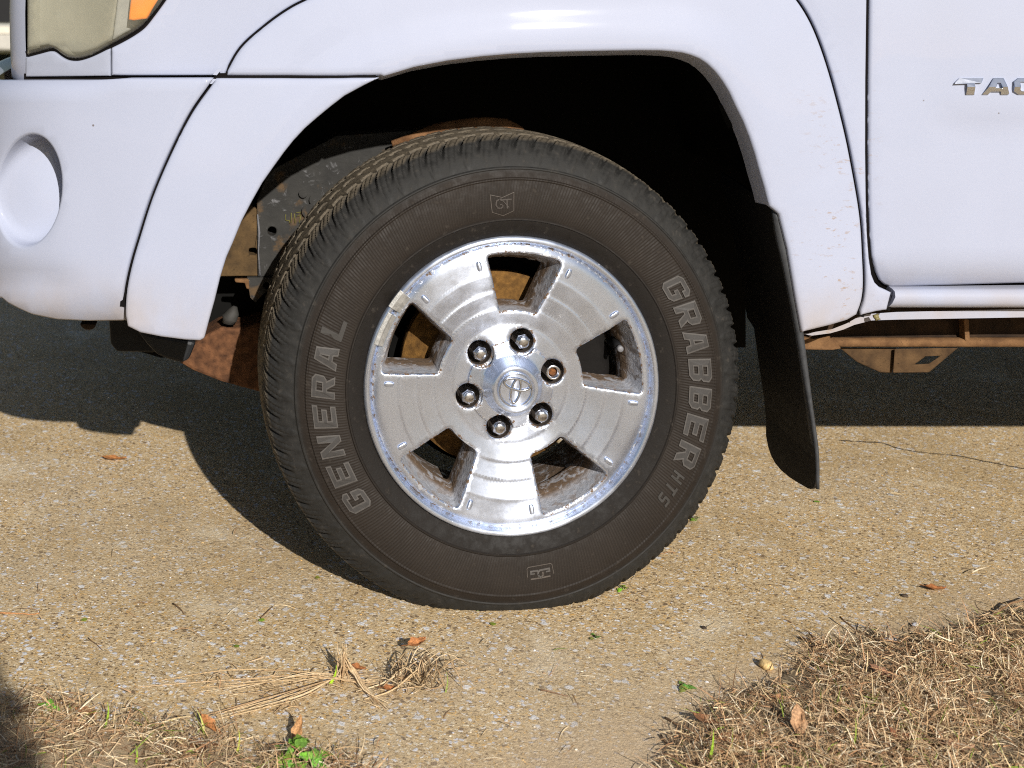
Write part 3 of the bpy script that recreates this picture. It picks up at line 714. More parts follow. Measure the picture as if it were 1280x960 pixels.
# rest of the pickup, outside the frame: nose, bonnet, cab, bed
def slab(name, poly, y0, y1, mat, parent, holes=()):
    mb = MB(); mb.prism(poly, lambda a, b, h: (a, y0 + h, b), y1-y0, 0, holes); return mb.build(name, [mat], parent, True)
mb = MB(); nx, ny = 10, 12
hv = []
for i in range(nx+1):
    for j in range(ny+1):
        t, s = i/nx, j/ny*2-1
        hv.append((-0.80 + 1.25*t - 0.06*(1-abs(s)**2)*(1-t), W/2 + s*(W/2-0.034), 1.112 + 0.018*t + 0.09*(1-s**4) - 0.035*(1-t)**4))
mb.add(hv, [(i*(ny+1)+j, (i+1)*(ny+1)+j, (i+1)*(ny+1)+j+1, i*(ny+1)+j+1) for i in range(nx) for j in range(ny)], 0, True)
mb.build('bonnet', [PAINT], truck)
slab('grille', [(-0.835,0.84),(-0.80,0.84),(-0.78,1.08),(-0.82,1.08)], 0.33, W-0.33, PLASTIC, truck)
slab('rear_door', [(1.585,0.51),(2.30,0.52),(2.36,0.70),(2.36,1.12),(1.585,1.12)], 0.012, 0.06, PAINT, truck)
slab('rear_door', [(1.585,0.51),(2.30,0.52),(2.36,0.70),(2.36,1.12),(1.585,1.12)], W-0.06, W-0.012, PAINT, truck)
mb = MB(); cs = [(0.42,1.118,0.035),(1.02,1.70,0.24),(2.05,1.72,0.24),(2.36,1.118,0.035)]
V = [(x, y, z) for x, z, i in cs for y in (i, W-i)]
mb.add(V, [(0,1,3,2),(2,3,5,4),(4,5,7,6),(0,2,4,6),(1,7,5,3)], 0)
cab = mb.build('cab_roof', [PAINT], truck)
mb = MB(); mb.add([(0.50,0.20,1.235),(0.50,W-0.20,1.235),(0.97,W-0.29,1.67),(0.97,0.29,1.67)], [(0,1,2,3)]); o = mb.build('windscreen', [GLASS], cab); o.location = (-0.006, 0, 0.006)
for yy in (0, 1):
    pts = [(0.62,0.115,1.18),(2.22,0.115,1.18),(2.02,0.22,1.66),(1.05,0.22,1.66)]
    pts = [(x, (W-y+0.012) if yy else y-0.012, z) for x, y, z in pts]
    mb = MB(); mb.add(pts, [(0,1,2,3)]); mb.build('side_window', [GLASS], cab)
arc = [(3.26+0.44*math.cos(a), 0.38+0.44*math.sin(a)) for a in np.linspace(math.pi-0.25, 0.25, 18)]
bedp = [(2.40,0.52)] + [(arc[0][0], 0.50)] + arc + [(arc[-1][0], 0.50), (4.02,0.54),(4.06,1.15),(2.40,1.15)]
slab('bed_side', bedp, 0.010, 0.09, PAINT, truck); slab('bed_side', bedp, W-0.09, W-0.010, PAINT, truck)
mb = MB(); mb.box((2.40,0.095,0.70),(4.0,W-0.095,0.74)); mb.build('bed_floor', [PLASTIC], truck)
mb = MB(); mb.box((4.0,0.095,0.62),(4.06,W-0.095,1.14)); mb.build('tailgate', [PAINT], truck)
mb = MB(); mb.box((0.80,0.20,0.47),(2.38,W-0.20,0.52)); mb.box((-0.74,0.62,0.42),(0.80,W-0.62,1.02)); mb.build('floor_pan', [LINER], truck)
mb = MB(); mb.box((-0.80,0.20,0.46),(-0.50,0.215,1.06)); mb.build('light_stop_plate', [LINER], truck)  # unseen plate added to stop sun leaking through the headlight

# ------------------------------------------------------------------ wheel well and what hangs in it
arch3 = P(np.array(ARCH)[:, 0], np.array(ARCH)[:, 1], 0.028)
mb = MB(); ys = [0.030, 0.055, 0.075, 0.25, 0.56]
cx_, cz_ = 0.0, 0.36
rows = []
for y, g_ in zip(ys, (0.004, 0.016, 0.030, 0.040, 0.035)):
    d = arch3[:, [0, 2]] - np.array([cx_, cz_]); L = np.linalg.norm(d, axis=1, keepdims=True)
    q = np.array([cx_, cz_]) + d*(1 + g_/L); rows.append(np.stack((q[:, 0], np.full(len(q), y), q[:, 1]), 1))
k = len(arch3)
i0 = 17                                     # liner starts behind the lip over the top; the front is open to the frame
V = np.concatenate([r_[0:] for r_ in rows])
mb.add(V, [(i*k+j, i*k+j+1, (i+1)*k+j+1, (i+1)*k+j) for i in range(len(ys)-1) for j in range(0, k-1)], 0, True)
mb.prism([(0.17,0.27),(0.56,0.27),(0.56,1.0),(-0.48,1.0),(-0.48,0.47),(-0.30,0.44)], lambda a, b, h: (a, 0.56 + h, b), 0.01)
mb.build('wheel_arch_liner', [LINER], truck)
# notch of the liner overlapping the lip at the rear
mb = MB(); mb.prism([(898,131),(904,131),(912,140),(917.5,152),(916,158),(910,161),(905,150)], lambda a, b, h: P(a, b, 0.030 + h), 0.003)
mb.build('liner_tab', [LINER], truck)
# mud flap
R_E = [(974,258),(976.5,268),(983,300),(990,336),(995,367),(1002,413),(1008,460),(1015,513),(1019.5,545),(1022,567),(1022.5,585),(1022.5,597)]
zr = np.array([CZ-(b-PY0)/F*2.188 for a, b in R_E]); xr = np.array([CX+(a-PX0)/F*2.188 for a, b in R_E])
fx_ = lambda z: float(np.interp(z, zr[::-1], xr[::-1]))
fl = [(-0.012,0.640),(-0.012,0.232),(-0.010,0.214),(-0.003,0.203),(0.008,0.197),(0.020,0.194),(0.055,0.189),(0.095,0.184),(0.133,0.1825),(0.158,0.185),(0.1765,0.191),(0.190,0.201),(0.20,0.216),(0.205,0.40),(0.235,0.41),(0.24,0.66)]
fl = resample(np.array(fl), 0.02)
mb = MB(); mb.prism([tuple(q) for q in fl], lambda a, b, h: (fx_(b) + h - 0.004 - 0.06*(a-0.0)*max(0, b-0.42), a, b), 0.005)
flap = mb.build('mud_flap', [FLAP], truck, True)
mb = MB(); zz = np.linspace(0.637, 0.205, 30); sec = []
for z in zz:
    wv = np.interp(z, [0.20, 0.32, 0.46, 0.60, 0.637], [0.0035, 0.0045, 0.009, 0.0145, 0.012]); xx = fx_(z)
    sec.append([(xx-wv, -0.013, z), (xx-wv*0.6, -0.0155, z), (xx, -0.0155, z), (xx+0.0025, -0.012, z), (xx+0.0025, 0.004, z), (xx-0.004, 0.004, z), (xx-wv, -0.004, z)])
m_ = len(sec[0]); V = [p_ for s_ in sec for p_ in s_]
mb.add(V, [(i*m_+j, i*m_+(j+1) % m_, (i+1)*m_+(j+1) % m_, (i+1)*m_+j) for i in range(len(sec)-1) for j in range(m_)] + [tuple(range(m_)), tuple(range((len(sec)-1)*m_, len(sec)*m_))[::-1]], 0, True)
mb.build('flap_rim', [mat_simple('flap_edge', (0.040, 0.042, 0.046), 0.55, 0, 0.5, 70, 0.2)], flap, True)

def px_slab(name, poly, y, thick, mat, holes=(), bev=0.002, parent=None):
    mb = MB(); mb.prism(poly, lambda a, b, h: P(a, b, y) + np.array((0, h, 0)), thick, 0, holes)
    o = mb.build(name, [mat], parent or truck, True)
    return bevel(o, bev, 2) if bev else o
circ = lambda cx, cy, r, n=16: [(cx + r*math.cos(2*math.pi*i/n), cy + r*math.sin(2*math.pi*i/n)) for i in range(n)]
# front of the frame rail: rusty box end and grey scabby plate
px_slab('frame_horn', [(225,200),(322,262),(325,278),(325,345),(240,346),(225,300)], 0.34, 0.05, mat_rust('ochre_rust', (0.045,0.028,0.013), (0.125,0.075,0.030), 30),
        [fillet([(311,310),(321,310),(321,319),(311,319)], [3]*4, 3)])
px_slab('frame_rail', [(321,250),(335,215),(420,170),(560,160),(620,190),(620,300),(420,330),(414,346),(322,346)], 0.335, 0.06, FRAME, [circ(340,289,5.6)])
mb = MB()
for cx_2, cy_2, r_2 in ((395,250,8.5),(379,242,5.5),(386,264,9)):
    mb.prism(circ(cx_2, cy_2, r_2, 18), lambda a, b, h: P(a, b, 0.329 + h), 0.005)
bevel(mb.build('rail_boss', [FRAME], truck, True), 0.0015)
mb = MB(); mb.tube([P(a, b, 0.335) for a, b in ((322,268),(324,290),(323,315),(325,344))], [0.0012, 0.0022, 0.0012, 0.0024], 8); mb.build('weld_bead', [mat_simple('oxide', (0.13,0.13,0.14), 0.8, 0, 0.5, 120, 0.5)], truck)
# chalk marks on the rail
CHALK = mat_simple('yellow_chalk', (0.13, 0.12, 0.03), 0.9, 0, 0.3, 200)
mb = MB()
for seg in (((357,268),(357,275),(362,276),(362,279)), ((364,266),(364,279)), ((368,267),(369,279)), ((370,266),(376,265),(376,269),(371,270)), ((376,270),(374,279))):
    mb.tube([P(a, b, 0.3335) for a, b in seg], 0.0009, 5)
mb.build('chalk_mark', [CHALK], truck)
# hanging bracket, bump stop, rusty lower cross member, black valance under the bumper
px_slab('hanger_bracket', [(309,347),(352,347),(352,368),(341,360),(331,366),(319,378),(313,372),(310,356)], 0.33, 0.02, FRAME, [circ(333,357,4.5)])
px_slab('hanger_lip', [(293,349),(311,349),(312,362),(308,361),(306,354),(294,353)], 0.325, 0.012, RUST)
mb = MB(); mb.tube([P(a, b, 0.36) for a, b in ((294,383),(292,390),(287,397),(286,404))], [0.004, 0.011, 0.015, 0.012], 12); mb.build('bump_stop', [mat_simple('stop_rubber', (0.035,0.033,0.030), 0.7, 0, 0.3, 60)], truck)
px_slab('cross_member', [(222,452),(232,440),(250,424),(275,409),(300,411),(322,404),(420,400),(560,410),(560,500),(330,492),(275,477),(240,463)], 0.36, 0.09, 
        mat_rust('mottled_rust', (0.040,0.017,0.008), (0.155,0.068,0.030), 70, (0.022,0.011,0.006)), bev=0.006)
px_slab('tow_bracket', [(171,414),(245,428),(236,450),(226,454),(208,449),(196,443),(184,431)], 0.24, 0.05, mat_simple('satin_black', (0.012,0.013,0.015), 0.5, spec=0.25), bev=0.006)
px_slab('valance', [(136,398),(240,404),(230,436),(190,441),(146,440),(138,430)], 0.28, 0.08, PLASTIC, bev=0.006)
px_slab('splash_shield', [(170,330),(560,330),(560,432),(300,432),(262,438),(240,447),(200,447),(170,438)], 0.46, 0.02, LINER, bev=0)
px_slab('bumper_stay', [(99,405),(120,405),(118,411),(111,413.5),(103,411)], 0.10, 0.03, RUSTSHADED, bev=0.003)
# upper control arm just above the tyre
mb = MB(); mb.tube([P(a, b, 0.30) for a, b in ((490,180),(520,171),(545,164),(575,161),(605,159),(632,160),(648,166),(656,178))], [0.006,0.009,0.014,0.017,0.0185,0.017,0.013,0.010], 14); mb.build('control_arm', [mat_rust('arm_rust', (0.09,0.042,0.018), (0.24,0.122,0.054), 36)], truck)
mb = MB(); mb.tube([(0.03,0.30,0.45),(0.03,0.45,0.42),(0.03,0.62,0.40)], [0.035,0.028,0.03], 12); mb.build('axle_shaft', [RUSTSHADED], truck)
# frame rail and jacking bracket under the door
sweep_x('side_rail', [(0.20,0.462),(0.168,0.462),(0.168,0.398),(0.1655,0.3945),(0.150,0.3935),(0.148,0.3905),(0.148,0.3855),(0.152,0.383),(0.20,0.382),(0.24,0.40),(0.24,0.462)], 0.47, 4.0, RUSTSHADED, truck, 3, False)
sweep_x('rail_flange', [(0.160,0.3948),(0.1475,0.3942),(0.1455,0.391),(0.1455,0.384),(0.150,0.3815),(0.19,0.3805)], 0.505, 4.0, RUST, truck, 3, True)
px_slab('rail_gusset', [(1001,421),(1018,424),(1037,419),(1046,427),(1052,436),(1040,438),(1000,437)], 0.145, 0.02, RUST, bev=0.002)
px_slab('rail_joint', [(1205,399),(1211,399),(1213,433),(1207,434)], 0.146, 0.02, RUST, bev=0.002)
mb = MB(); tb = [(1050,434.5),(1199,434.5),(1160,465.5),(1101,465.5),(1071,452)]
V = [P(a, b, 0.16) for a, b in tb] 
mb.prism([(1118,436),(1198,434.5),(1161,465.5),(1116,466)], lambda a, b, h: P(a, b, 0.155 - (b-435)/30*0.0 + h), 0.006, 0, [[(1143,455.5),(1157,445.5),(1175,445),(1161,454.5)]])
mb.prism([(1049,434.5),(1121,435.5),(1115,466),(1100,465.5),(1071,452.5)], lambda a, b, h: P(a, b, 0.165 + h), 0.05, 0)
bevel(mb.build('jacking_bracket', [mat_rust('bracket_rust', (0.040,0.022,0.010), (0.105,0.060,0.026), 40)], truck, True), 0.002)
# ------------------------------------------------------------------ the wheel
WU = 1/793.
WC = (0.003, 0.0, 0.358); STEER = R(4.5)
wheel = empty('wheel', WC, STEER, truck)
# --- tyre
TP = [(0.2290,0.022),(0.2310,0.016),(0.2345,0.0125),(0.240,0.0095),(0.247,0.0065),(0.255,0.0040),(0.2605,0.0028),(0.2620,0.0010),(0.2640,0.0012),(0.2655,0.0030),(0.270,0.0018),
      (0.280,0.0004),(0.290,0.0),(0.302,0.0002),(0.314,0.0016),(0.3235,0.0040),(0.3255,0.0030),(0.3270,0.0034),(0.3285,0.0062),(0.334,0.0085),(0.3395,0.0108),(0.3412,0.0098),(0.3428,0.0106),(0.3445,0.0142),
      (0.350,0.0185),(0.3555,0.0235),(0.3605,0.029),(0.3655,0.0355),(0.3695,0.0425),(0.3725,0.050)]
TP = [(r if r < 0.3445 else 0.3445 + (r-0.3445)*1.40, y) for r, y in TP]
TR = TP[-1][0]
WT = 0.262
tpr = np.array([q[0] for q in TP]); tpy = np.array([q[1] for q in TP])
side_y = lambda r: np.interp(r, tpr, tpy)
prof = []
for i in range(len(TP)-1):
    k = 1 if i < 23 else 3
    for j in range(k): prof.append((TP[i][0] + (TP[i+1][0]-TP[i][0])*j/k, TP[i][1] + (TP[i+1][1]-TP[i][1])*j/k))
ty = np.arange(0.050, WT-0.0499, 0.0027); ty = ty[ty < WT-0.0505]
tread = [(TR + 0.0055*(1-((y-WT/2)/(WT/2-0.05))**2)**0.7 if abs(y-WT/2) < WT/2-0.05 else TR, y) for y in ty]
back = [(r, WT-y) for r, y in TP[::-1]]
prof = np.array(prof + tread + back)
NP_ = 80; NA = NP_*16
ang = np.arange(NA)*2*np.pi/NA
pr, py_ = prof[:, 0][None], prof[:, 1][None]
A = ang[:, None]
def slantphase(y): return (A*NP_/(2*np.pi) + (y-0.05)*14.0) % 1.0
ph = slantphase(py_)
def dent(ph, c, w): 
    d = np.abs((ph-c+0.5) % 1.0-0.5); return np.clip(1.35*(1-d/w), 0, 1)
def band(y, a, b, s): return sstep(a, a+s, y)*(1-sstep(b-s, b, y))
yy = np.minimum(py_, WT-py_)
jit = RNG.random(NP_); lugid = ((A*NP_/(2*np.pi)) % NP_).astype(int)
sh = band(yy, 0.0255, 0.084, 0.016)
dep = dent(ph, 0.5, 0.17)*0.0085*sh
dep = np.maximum(dep, (dent(ph, 0.17, 0.07) + dent(ph, 0.83, 0.07))*0.0020*band(yy, 0.017, 0.084, 0.01))
zig = 0.0030*np.abs(((A*NP_/(2*np.pi)) % 1.0)*2-1) - 0.0015
for g in (0.086, WT/2, WT-0.086):
    d = np.abs(py_ + zig - g); dep = np.maximum(dep, np.clip(1.6*(1-d/0.0062), 0, 1)*0.008)
mid = band(py_, 0.088, WT-0.088, 0.002)
dep = np.maximum(dep, dent((A*NP_/(2*np.pi) - (py_-0.1)*20) % 1.0, 0.3, 0.13)*0.006*mid)
# tongue-shaped scallops in relief on the shoulder, every other lug
tong = np.clip(1.25 - (((ph-0.02+0.5) % 1.0-0.5)/0.25)**2 - ((yy-0.0235)/0.0085)**2, 0, 0.5)*2
alt = (lugid % 2 == 0)
bul = -0.0015*tong*np.where(alt, 1.0, 0.45)
rr = pr - np.where(yy < 0.05, dep*0.5, dep)
y_ = np.broadcast_to(py_, rr.shape) + np.where(py_ < WT/2, 1, -1)*(np.where(yy < 0.05, dep*0.5, 0)) + bul*np.where(py_ < WT/2, 1, -1)
rr = rr + (RNG.random(rr.shape)-0.5)*0.0006*(pr > 0.376)
x_ = rr*np.cos(A); z_ = rr*np.sin(A)
flat = np.clip((-z_-0.335)/0.03, 0, 1)
y_ = y_ - np.where(py_ < WT/2, 1, -1)*0.004*np.clip((-z_-0.24)/0.09, 0, 1)*np.exp(-((pr-0.33)/0.03)**2)
z_ = np.maximum(z_, -WC[2] + 0.0015)
V = np.stack((x_, y_, z_), -1); npf = len(prof)
V = V.reshape(-1, 3)
ii, jj = np.meshgrid(np.arange(NA), np.arange(npf-1), indexing='ij'); i2 = (ii+1) % NA
Fq = np.stack((ii*npf+jj, ii*npf+jj+1, i2*npf+jj+1, i2*npf+jj), -1).reshape(-1, 4)
me = bpy.data.meshes.new('tyre'); me.vertices.add(len(V)); me.vertices.foreach_set('co', V.astype(np.float32).ravel())
me.loops.add(Fq.size); me.loops.foreach_set('vertex_index', Fq.astype(np.int32).ravel())
me.polygons.add(len(Fq)); me.polygons.foreach_set('loop_start', np.arange(len(Fq), dtype=np.int32)*4)
me.materials.append(RUBBER); me.update(calc_edges=True); me.validate()
me.polygons.foreach_set('use_smooth', np.ones(len(me.polygons), bool))
me.set_sharp_from_angle(angle=R(28))
tyre = bpy.data.objects.new('tyre', me); COL.objects.link(tyre); tyre.parent = wheel
# --- raised lettering on the sidewall
def arc_frame(r0, th0, sx, sy, shear=0.0, w=5.0, lift=0.0016):
    def fr(a, b, h):
        a = (a - w/2 + shear*(b-3.5))*sx; r = r0 + (b-3.5)*sy; t = th0 - a/r0
        return (r*math.cos(t), float(side_y(r)) - lift + h, r*math.sin(t))
    return fr
def letter(ch, r0, deg, sx, sy, shear=0.0, edge=True, lift=0.0014):
    mb = MB(); g = GL[ch]; fr = arc_frame(r0, R(deg), sx, sy, shear, 5.0, lift)
    mb.prism(g[0], fr, 0.0028, 0, g[1:])
    if edge:                                      # thin worn rim round each letter
        for li, l in enumerate(g):
            p = np.array(l, float)
            if (area2(p) > 0) == (li > 0): p = p[::-1]
            n = len(p); e = np.roll(p, -1, 0)-p; e /= np.linalg.norm(e, axis=1, keepdims=True); nn = np.stack((-e[:, 1], e[:, 0]), 1)
            m_ = nn + np.roll(nn, 1, 0); m_ /= np.maximum((m_*m_).sum(1, keepdims=True)/2, 0.35)
            q = p + m_*0.20; o_ = p - m_*0.16
            V = [fr(a, b, -0.0004) for a, b in o_] + [fr(a, b, -0.0004) for a, b in q]
            mb.add(V, [(i, (i+1) % n, n+(i+1) % n, n+i) for i in range(n)], 1)
    return mb.build('sidewall_letter', [LETTER, LETTER_EDGE] if edge else [mat_faint, LETTER_EDGE], wheel)
mat_faint = mat_simple('letter_faint', (0.034, 0.031, 0.028), 0.65, 0, 0.3, 90, 0.2, 0.001, True)
for i, ch in enumerate('GENERAL'): letter(ch, 0.3005, 214.2 - i*8.95, 0.0067, 0.0050, 0.12, i < 6, 0.0014 if i < 6 else 0.0010)
for i, ch in enumerate('GRABBER'): letter(ch, 0.3005, 30.0 - i*8.65, 0.0068, 0.0052, 0.12)
for i, ch in enumerate('HTS'): letter(ch, 0.3010, -29.2 - i*3.9, 0.0026, 0.0031, 0.25, False)
# maker's block low on the sidewall: interlocked square letters in a worn frame
em = MB(); ef = lambda r0, deg, s: (lambda a, b, h: arc_frame(r0, R(deg), s, s, 0, 0.0, 0.0012)(a, b + 3.5, h))
fr = ef(0.2960, -81.8, 0.0010)
def stroke(path, wdt, frm, mi=0):
    for (a, b), (c, d) in zip(path[:-1], path[1:]):
        L = math.hypot(c-a, d-b) or 1; nx_, ny_ = -(d-b)/L*wdt/2, (c-a)/L*wdt/2; ex, ey = (c-a)/L*wdt*0.45, (d-b)/L*wdt*0.45
        em.prism([(a-ex+nx_, b-ey+ny_), (a-ex-nx_, b-ey-ny_), (c+ex-nx_, d+ey-ny_), (c+ex+nx_, d+ey+ny_)], frm, 0.0016, mi)
stroke([(-15,-3),(-15,-7),(0,-7),(3,-5),(4,-1),(2,3),(-1,4)], 2.6, fr, 1); stroke([(-15,-3),(-10,-3)], 2.2, fr, 1)
stroke([(15,5),(0,5)], 2.2, fr, 0); stroke([(15,-3),(15,-7),(4,-7)], 2.6, fr, 1); stroke([(10,-3),(15,-3)], 2.2, fr, 1); stroke([(-1,4),(-4,1),(-4,-3)], 2.2, fr, 0); stroke([(-14,5),(-2,5)], 2.2, fr, 0)
stroke([(-19,-14),(19,-14),(21,-12),(21,9),(19,11),(-19,11),(-21,9),(-21,-12),(-19,-14)], 0.9, fr, 0)
EMM = [mat_simple('emblem_edge', (0.075,0.062,0.052), 0.6, 0, 0.3, 90, 0.2, 0.001, True), LETTER_EDGE, mat_simple('emblem_fill', (0.040,0.032,0.027), 0.6, 0, 0.3, 90, 0.2, 0.001, True)]
em.build('maker_emblem', EMM, wheel)
em = MB()
# shield with GT, top of the sidewall
fs = ef(0.2900, 93.6, 0.0012)
stroke([(-15,12),(0,7),(15,13),(15,-11),(0,-17),(-15,-11),(-15,12)], 0.7, fs, 0)
stroke([(0,3),(-4,5),(-8,3),(-9,-2),(-7,-6),(-3,-7),(0,-5),(0,-2),(-3,-2)], 1.7, fs, 2); stroke([(1,4),(11,4)], 2.0, fs, 2); stroke([(6,4),(6,-7)], 2.0, fs, 2); stroke([(-2,6),(8,-6)], 1.2, fs, 2)
em.build('shield_emblem', EMM, wheel)

# --- alloy rim
def face_y(rp):
    rp = np.asarray(rp, float)
    return np.interp(rp, [0,50,71.6,72.2,74.3,75,95.6,96.2,98.2,98.9,117.7,118.3,120.3,121,141.2,141.8,144.2,145,163,168,172,177],
                         [.0212,.0212,.0213,.0213,.0223,.0223,.0171,.0171,.0181,.0181,.0127,.0127,.0137,.0137,.0080,.0080,.0089,.0089,.0080,.0085,.0100,.0125])
def rim_map(u, v):
    rp = np.hypot(u, v); return np.stack((np.asarray(u, float)*WU, face_y(rp), -np.asarray(v, float)*WU), -1)
def win_local(n_in=False):
    pts = []
    for t in np.linspace(-16.8, 16.8, 9): pts.append((166*math.cos(R(t)), 166*math.sin(R(t))))
    for t in (14.2, 7, 0, -7, -14.2): pts.append((92*math.cos(R(t)), 92*math.sin(R(t))))
    rad = [7]+[0]*7+[7] + [9]+[0]*3+[9]
    return fillet(pts, rad, 6)
WINL = [tuple(q) for q in resample(np.array(win_local()), 5)]
def win_at(a, f=lambda p: p):
    ca, sa = math.cos(R(a)), math.sin(R(a)); out = []
    for q in WINL:
        x, y = f(q); out.append((x*ca - y*sa, -(x*sa + y*ca)))      # v is downwards
    return out
WA = [84.3 + 72*k for k in range(5)]
LA = [14.5 + 60*k for k in range(6)]
lug_c = [(55.5*math.cos(R(a)), -55.5*math.sin(R(a))) for a in LA]
holes = [win_at(a) for a in WA] + [circ(x, y, 15.2, 30) for x, y in lug_c]
inn = []
for rp in list(np.arange(4, 70, 5)) + [69,70.8,71.8,72.7,73.8,74.8,76.2,79,83,87,91,94,95.2,96.2,97.2,98.2,99.3,101,104,108,112,115.5,117.3,118.3,119.3,120.3,121.4,124,128,133,137.5,140,141.5,142.5,143.6,144.8,146.5,150,154,158,162,165,168,171,174]:
    m_ = max(8, int(2*math.pi*rp/4.2)); o_ = RNG.random()
    t = (np.arange(m_)+o_)*2*np.pi/m_; inn.append(np.stack((rp*np.cos(t), rp*np.sin(t)), 1))
inn = np.concatenate(inn)
outl = [(176.8*math.cos(t), 176.8*math.sin(t)) for t in np.linspace(0, 2*np.pi, 260, endpoint=False)]
rim = panel('alloy_rim', outl, rim_map, ALLOY, wheel, holes=holes, seg=4, er=2.6, flange=0.004, unit=WU, inner=inn, hide_hole_flange=True)
# flange lip, barrel and the cast sides of the windows: joined to the rim's mesh as further surfaces
mb = MB()
mb.lathe([(r*WU, y) for r, y in ((176.2,.0155),(177.4,.0150),(178.4,.0095),(179.6,.0062),(181.2,.0046),(183.6,.0044),(185.2,.0052),(186.4,.0075),(186.8,.0115),(186.3,.017),(182,.03))], 220, 0)
mb.lathe([(0.214,.034),(0.207,.05),(0.200,.09),(0.200,.17),(0.214,.22),(0.224,.235)], 120, 1)
rb = np.random.default_rng(3)
for a in WA:
    for k, (dep_, fin) in enumerate(()): pass
    def inset(q, t):
        x, y = q; rho = math.hypot(x, y); th_ = math.atan2(y, x)
        rho2 = np.interp(rho, [92, 166], [92 + 4*t, 166 - 13*t]); w = rho*math.sin(th_)
        w2 = w*(1 - 0.17*t) ; return (rho2*math.cos(th_) if abs(w) < 1 else math.sqrt(max(1, rho2**2 - w2**2)), w2)
    base = win_at(a); n = len(base)
    rings = [[(x*WU, float(face_y(math.hypot(x, y))) + 2.6*WU, -y*WU) for x, y in base]]
    for t, yd in ((0.22, .32), (0.5, .60), (0.8, .85), (1.0, 1.0), (1.0, 1.5)):
        loop = win_at(a, lambda q: inset(q, t)); row = []
        for (x, y), (bx, by) in zip(loop, base):
            y0 = float(face_y(math.hypot(bx, by))) + 2.6*WU; j = 0.0013*(rb.random()-0.5) if 0 < t < 1 or yd < 1.2 else 0
            row.append((x*WU + j, y0 + (0.060 - y0)*yd + j, -y*WU + j))
        rings.append(row)
    V = [q for r_ in rings for q in r_]
    mb.add(V, [(i*n+j, i*n+(j+1) % n, (i+1)*n+(j+1) % n, (i+1)*n+j) for i in range(len(rings)-1) for j in range(n)], 1, True)
# small oval pads near the rim, two to a spoke
for a in [w_+36 for w_ in WA]:
    for da in (-14.6, 14.6):
        t0 = R(a+da); c0, s0 = math.cos(t0), math.sin(t0)
        lay = []
        for kx, hh in ((1.0, 0.0), (0.88, 0.0028), (0.6, 0.0036), (0.05, 0.0037)):
            lay.append([((155.5 + 6.6*kx*math.copysign(abs(math.cos(q))**0.6, math.cos(q)), 3.3*kx*math.copysign(abs(math.sin(q))**0.7, math.sin(q))), hh) for q in np.linspace(0, 2*np.pi, 16, endpoint=False)])
        V = []
        for l in lay:
            for (x, y), hh in l: V.append(((x*c0 - y*s0)*WU, float(face_y(x)) + 0.0006 - hh, (x*s0 + y*c0)*WU))
        mb.add(V, [(i*16+j, i*16+(j+1) % 16, (i+1)*16+(j+1) % 16, (i+1)*16+j) for i in range(3) for j in range(16)] + [tuple(range(48, 64))], 0, True)
# lug pockets
for x, y in lug_c:
    lay = [(15.2, .0212+2.4*WU), (14.6, .028), (14.2, .050), (0.5, .050)]
    V = [((x + r_*math.cos(q))*WU, d_, -(y + r_*math.sin(q))*WU) for r_, d_ in lay for q in np.linspace(0, 2*np.pi, 24, endpoint=False)]
    mb.add(V, [(i*24+j, i*24+(j+1) % 24, (i+1)*24+(j+1) % 24, (i+1)*24+j) for i in range(3) for j in range(24)], 2, True)
DARKPOCKET = mat_simple('pocket_dark', (0.035, 0.026, 0.020), 0.8, 0, 0.5, 120, 0.3, 0.001, True)  # darker colour on the lug pocket walls and floor
tmp = mb.build('alloy_rim_sides', [ALLOY, CAST, DARKPOCKET])
# merge into the rim mesh by hand
def join_into(dst, src):
    bm = bmesh.new(); bm.from_mesh(dst.data); nmat = len(dst.data.materials)
    mats = [m for m in dst.data.materials]; remap = []
    for m in src.data.materials:
        if m in mats: remap.append(mats.index(m))
        else: mats.append(m); dst.data.materials.append(m); remap.append(len(mats)-1)
    bm2 = bmesh.new(); bm2.from_mesh(src.data)
    lay = bm.verts.layers.float.get('edge_d')
    vm = {}
    for v in bm2.verts:
        nv = bm.verts.new(v.co); vm[v.index] = nv
        if lay: nv[lay] = 0.02
    for f in bm2.faces:
        try: nf_ = bm.faces.new([vm[v.index] for v in f.verts])
        except ValueError: continue
        nf_.material_index = remap[f.material_index]; nf_.smooth = f.smooth
    bm.to_mesh(dst.data); bm.free(); bm2.free(); bpy.data.objects.remove(src)
join_into(rim, tmp)

# --- centre cap with the oval emblem
def cap_y(rp): return np.interp(rp, [0,19.5,20.5,22,23,25,27.5,29,33.5,35.5,37.5,39,54,56], [-.0105,-.0105,-.0092,-.0092,-.0105,-.0115,-.0115,-.0100,.0015,.0050,.0110,.0120,.0162,.0168])
inn = []
for rp in [3,7,11,15,18,19.5,20.5,21.3,22,23,24,25,26.5,27.5,29,31,33.5,35.5,36.5,37.5,39,42,45,48,51]:
    m_ = max(6, int(2*math.pi*rp/2.6)); t = np.arange(m_)*2*np.pi/m_ + RNG.random(); inn.append(np.stack((rp*np.cos(t), rp*np.sin(t)), 1))
capo = []
for t in np.linspace(0, 2*np.pi, 420, endpoint=False):
    x, y = 54.5*math.cos(t), 54.5*math.sin(t)
    for lx, ly in lug_c:                       # pull the outline in round every nut
        for _ in range(1):
            dx, dy = x-lx, y-ly; d = math.hypot(dx, dy)
            if d < 16.6:
                # walk towards the centre until clear of the pocket
                rr_ = math.hypot(x, y)
                while math.hypot(x-lx, y-ly) < 16.6 and rr_ > 20: rr_ -= 0.25; x, y = rr_*math.cos(t), rr_*math.sin(t)
    capo.append((x, y))
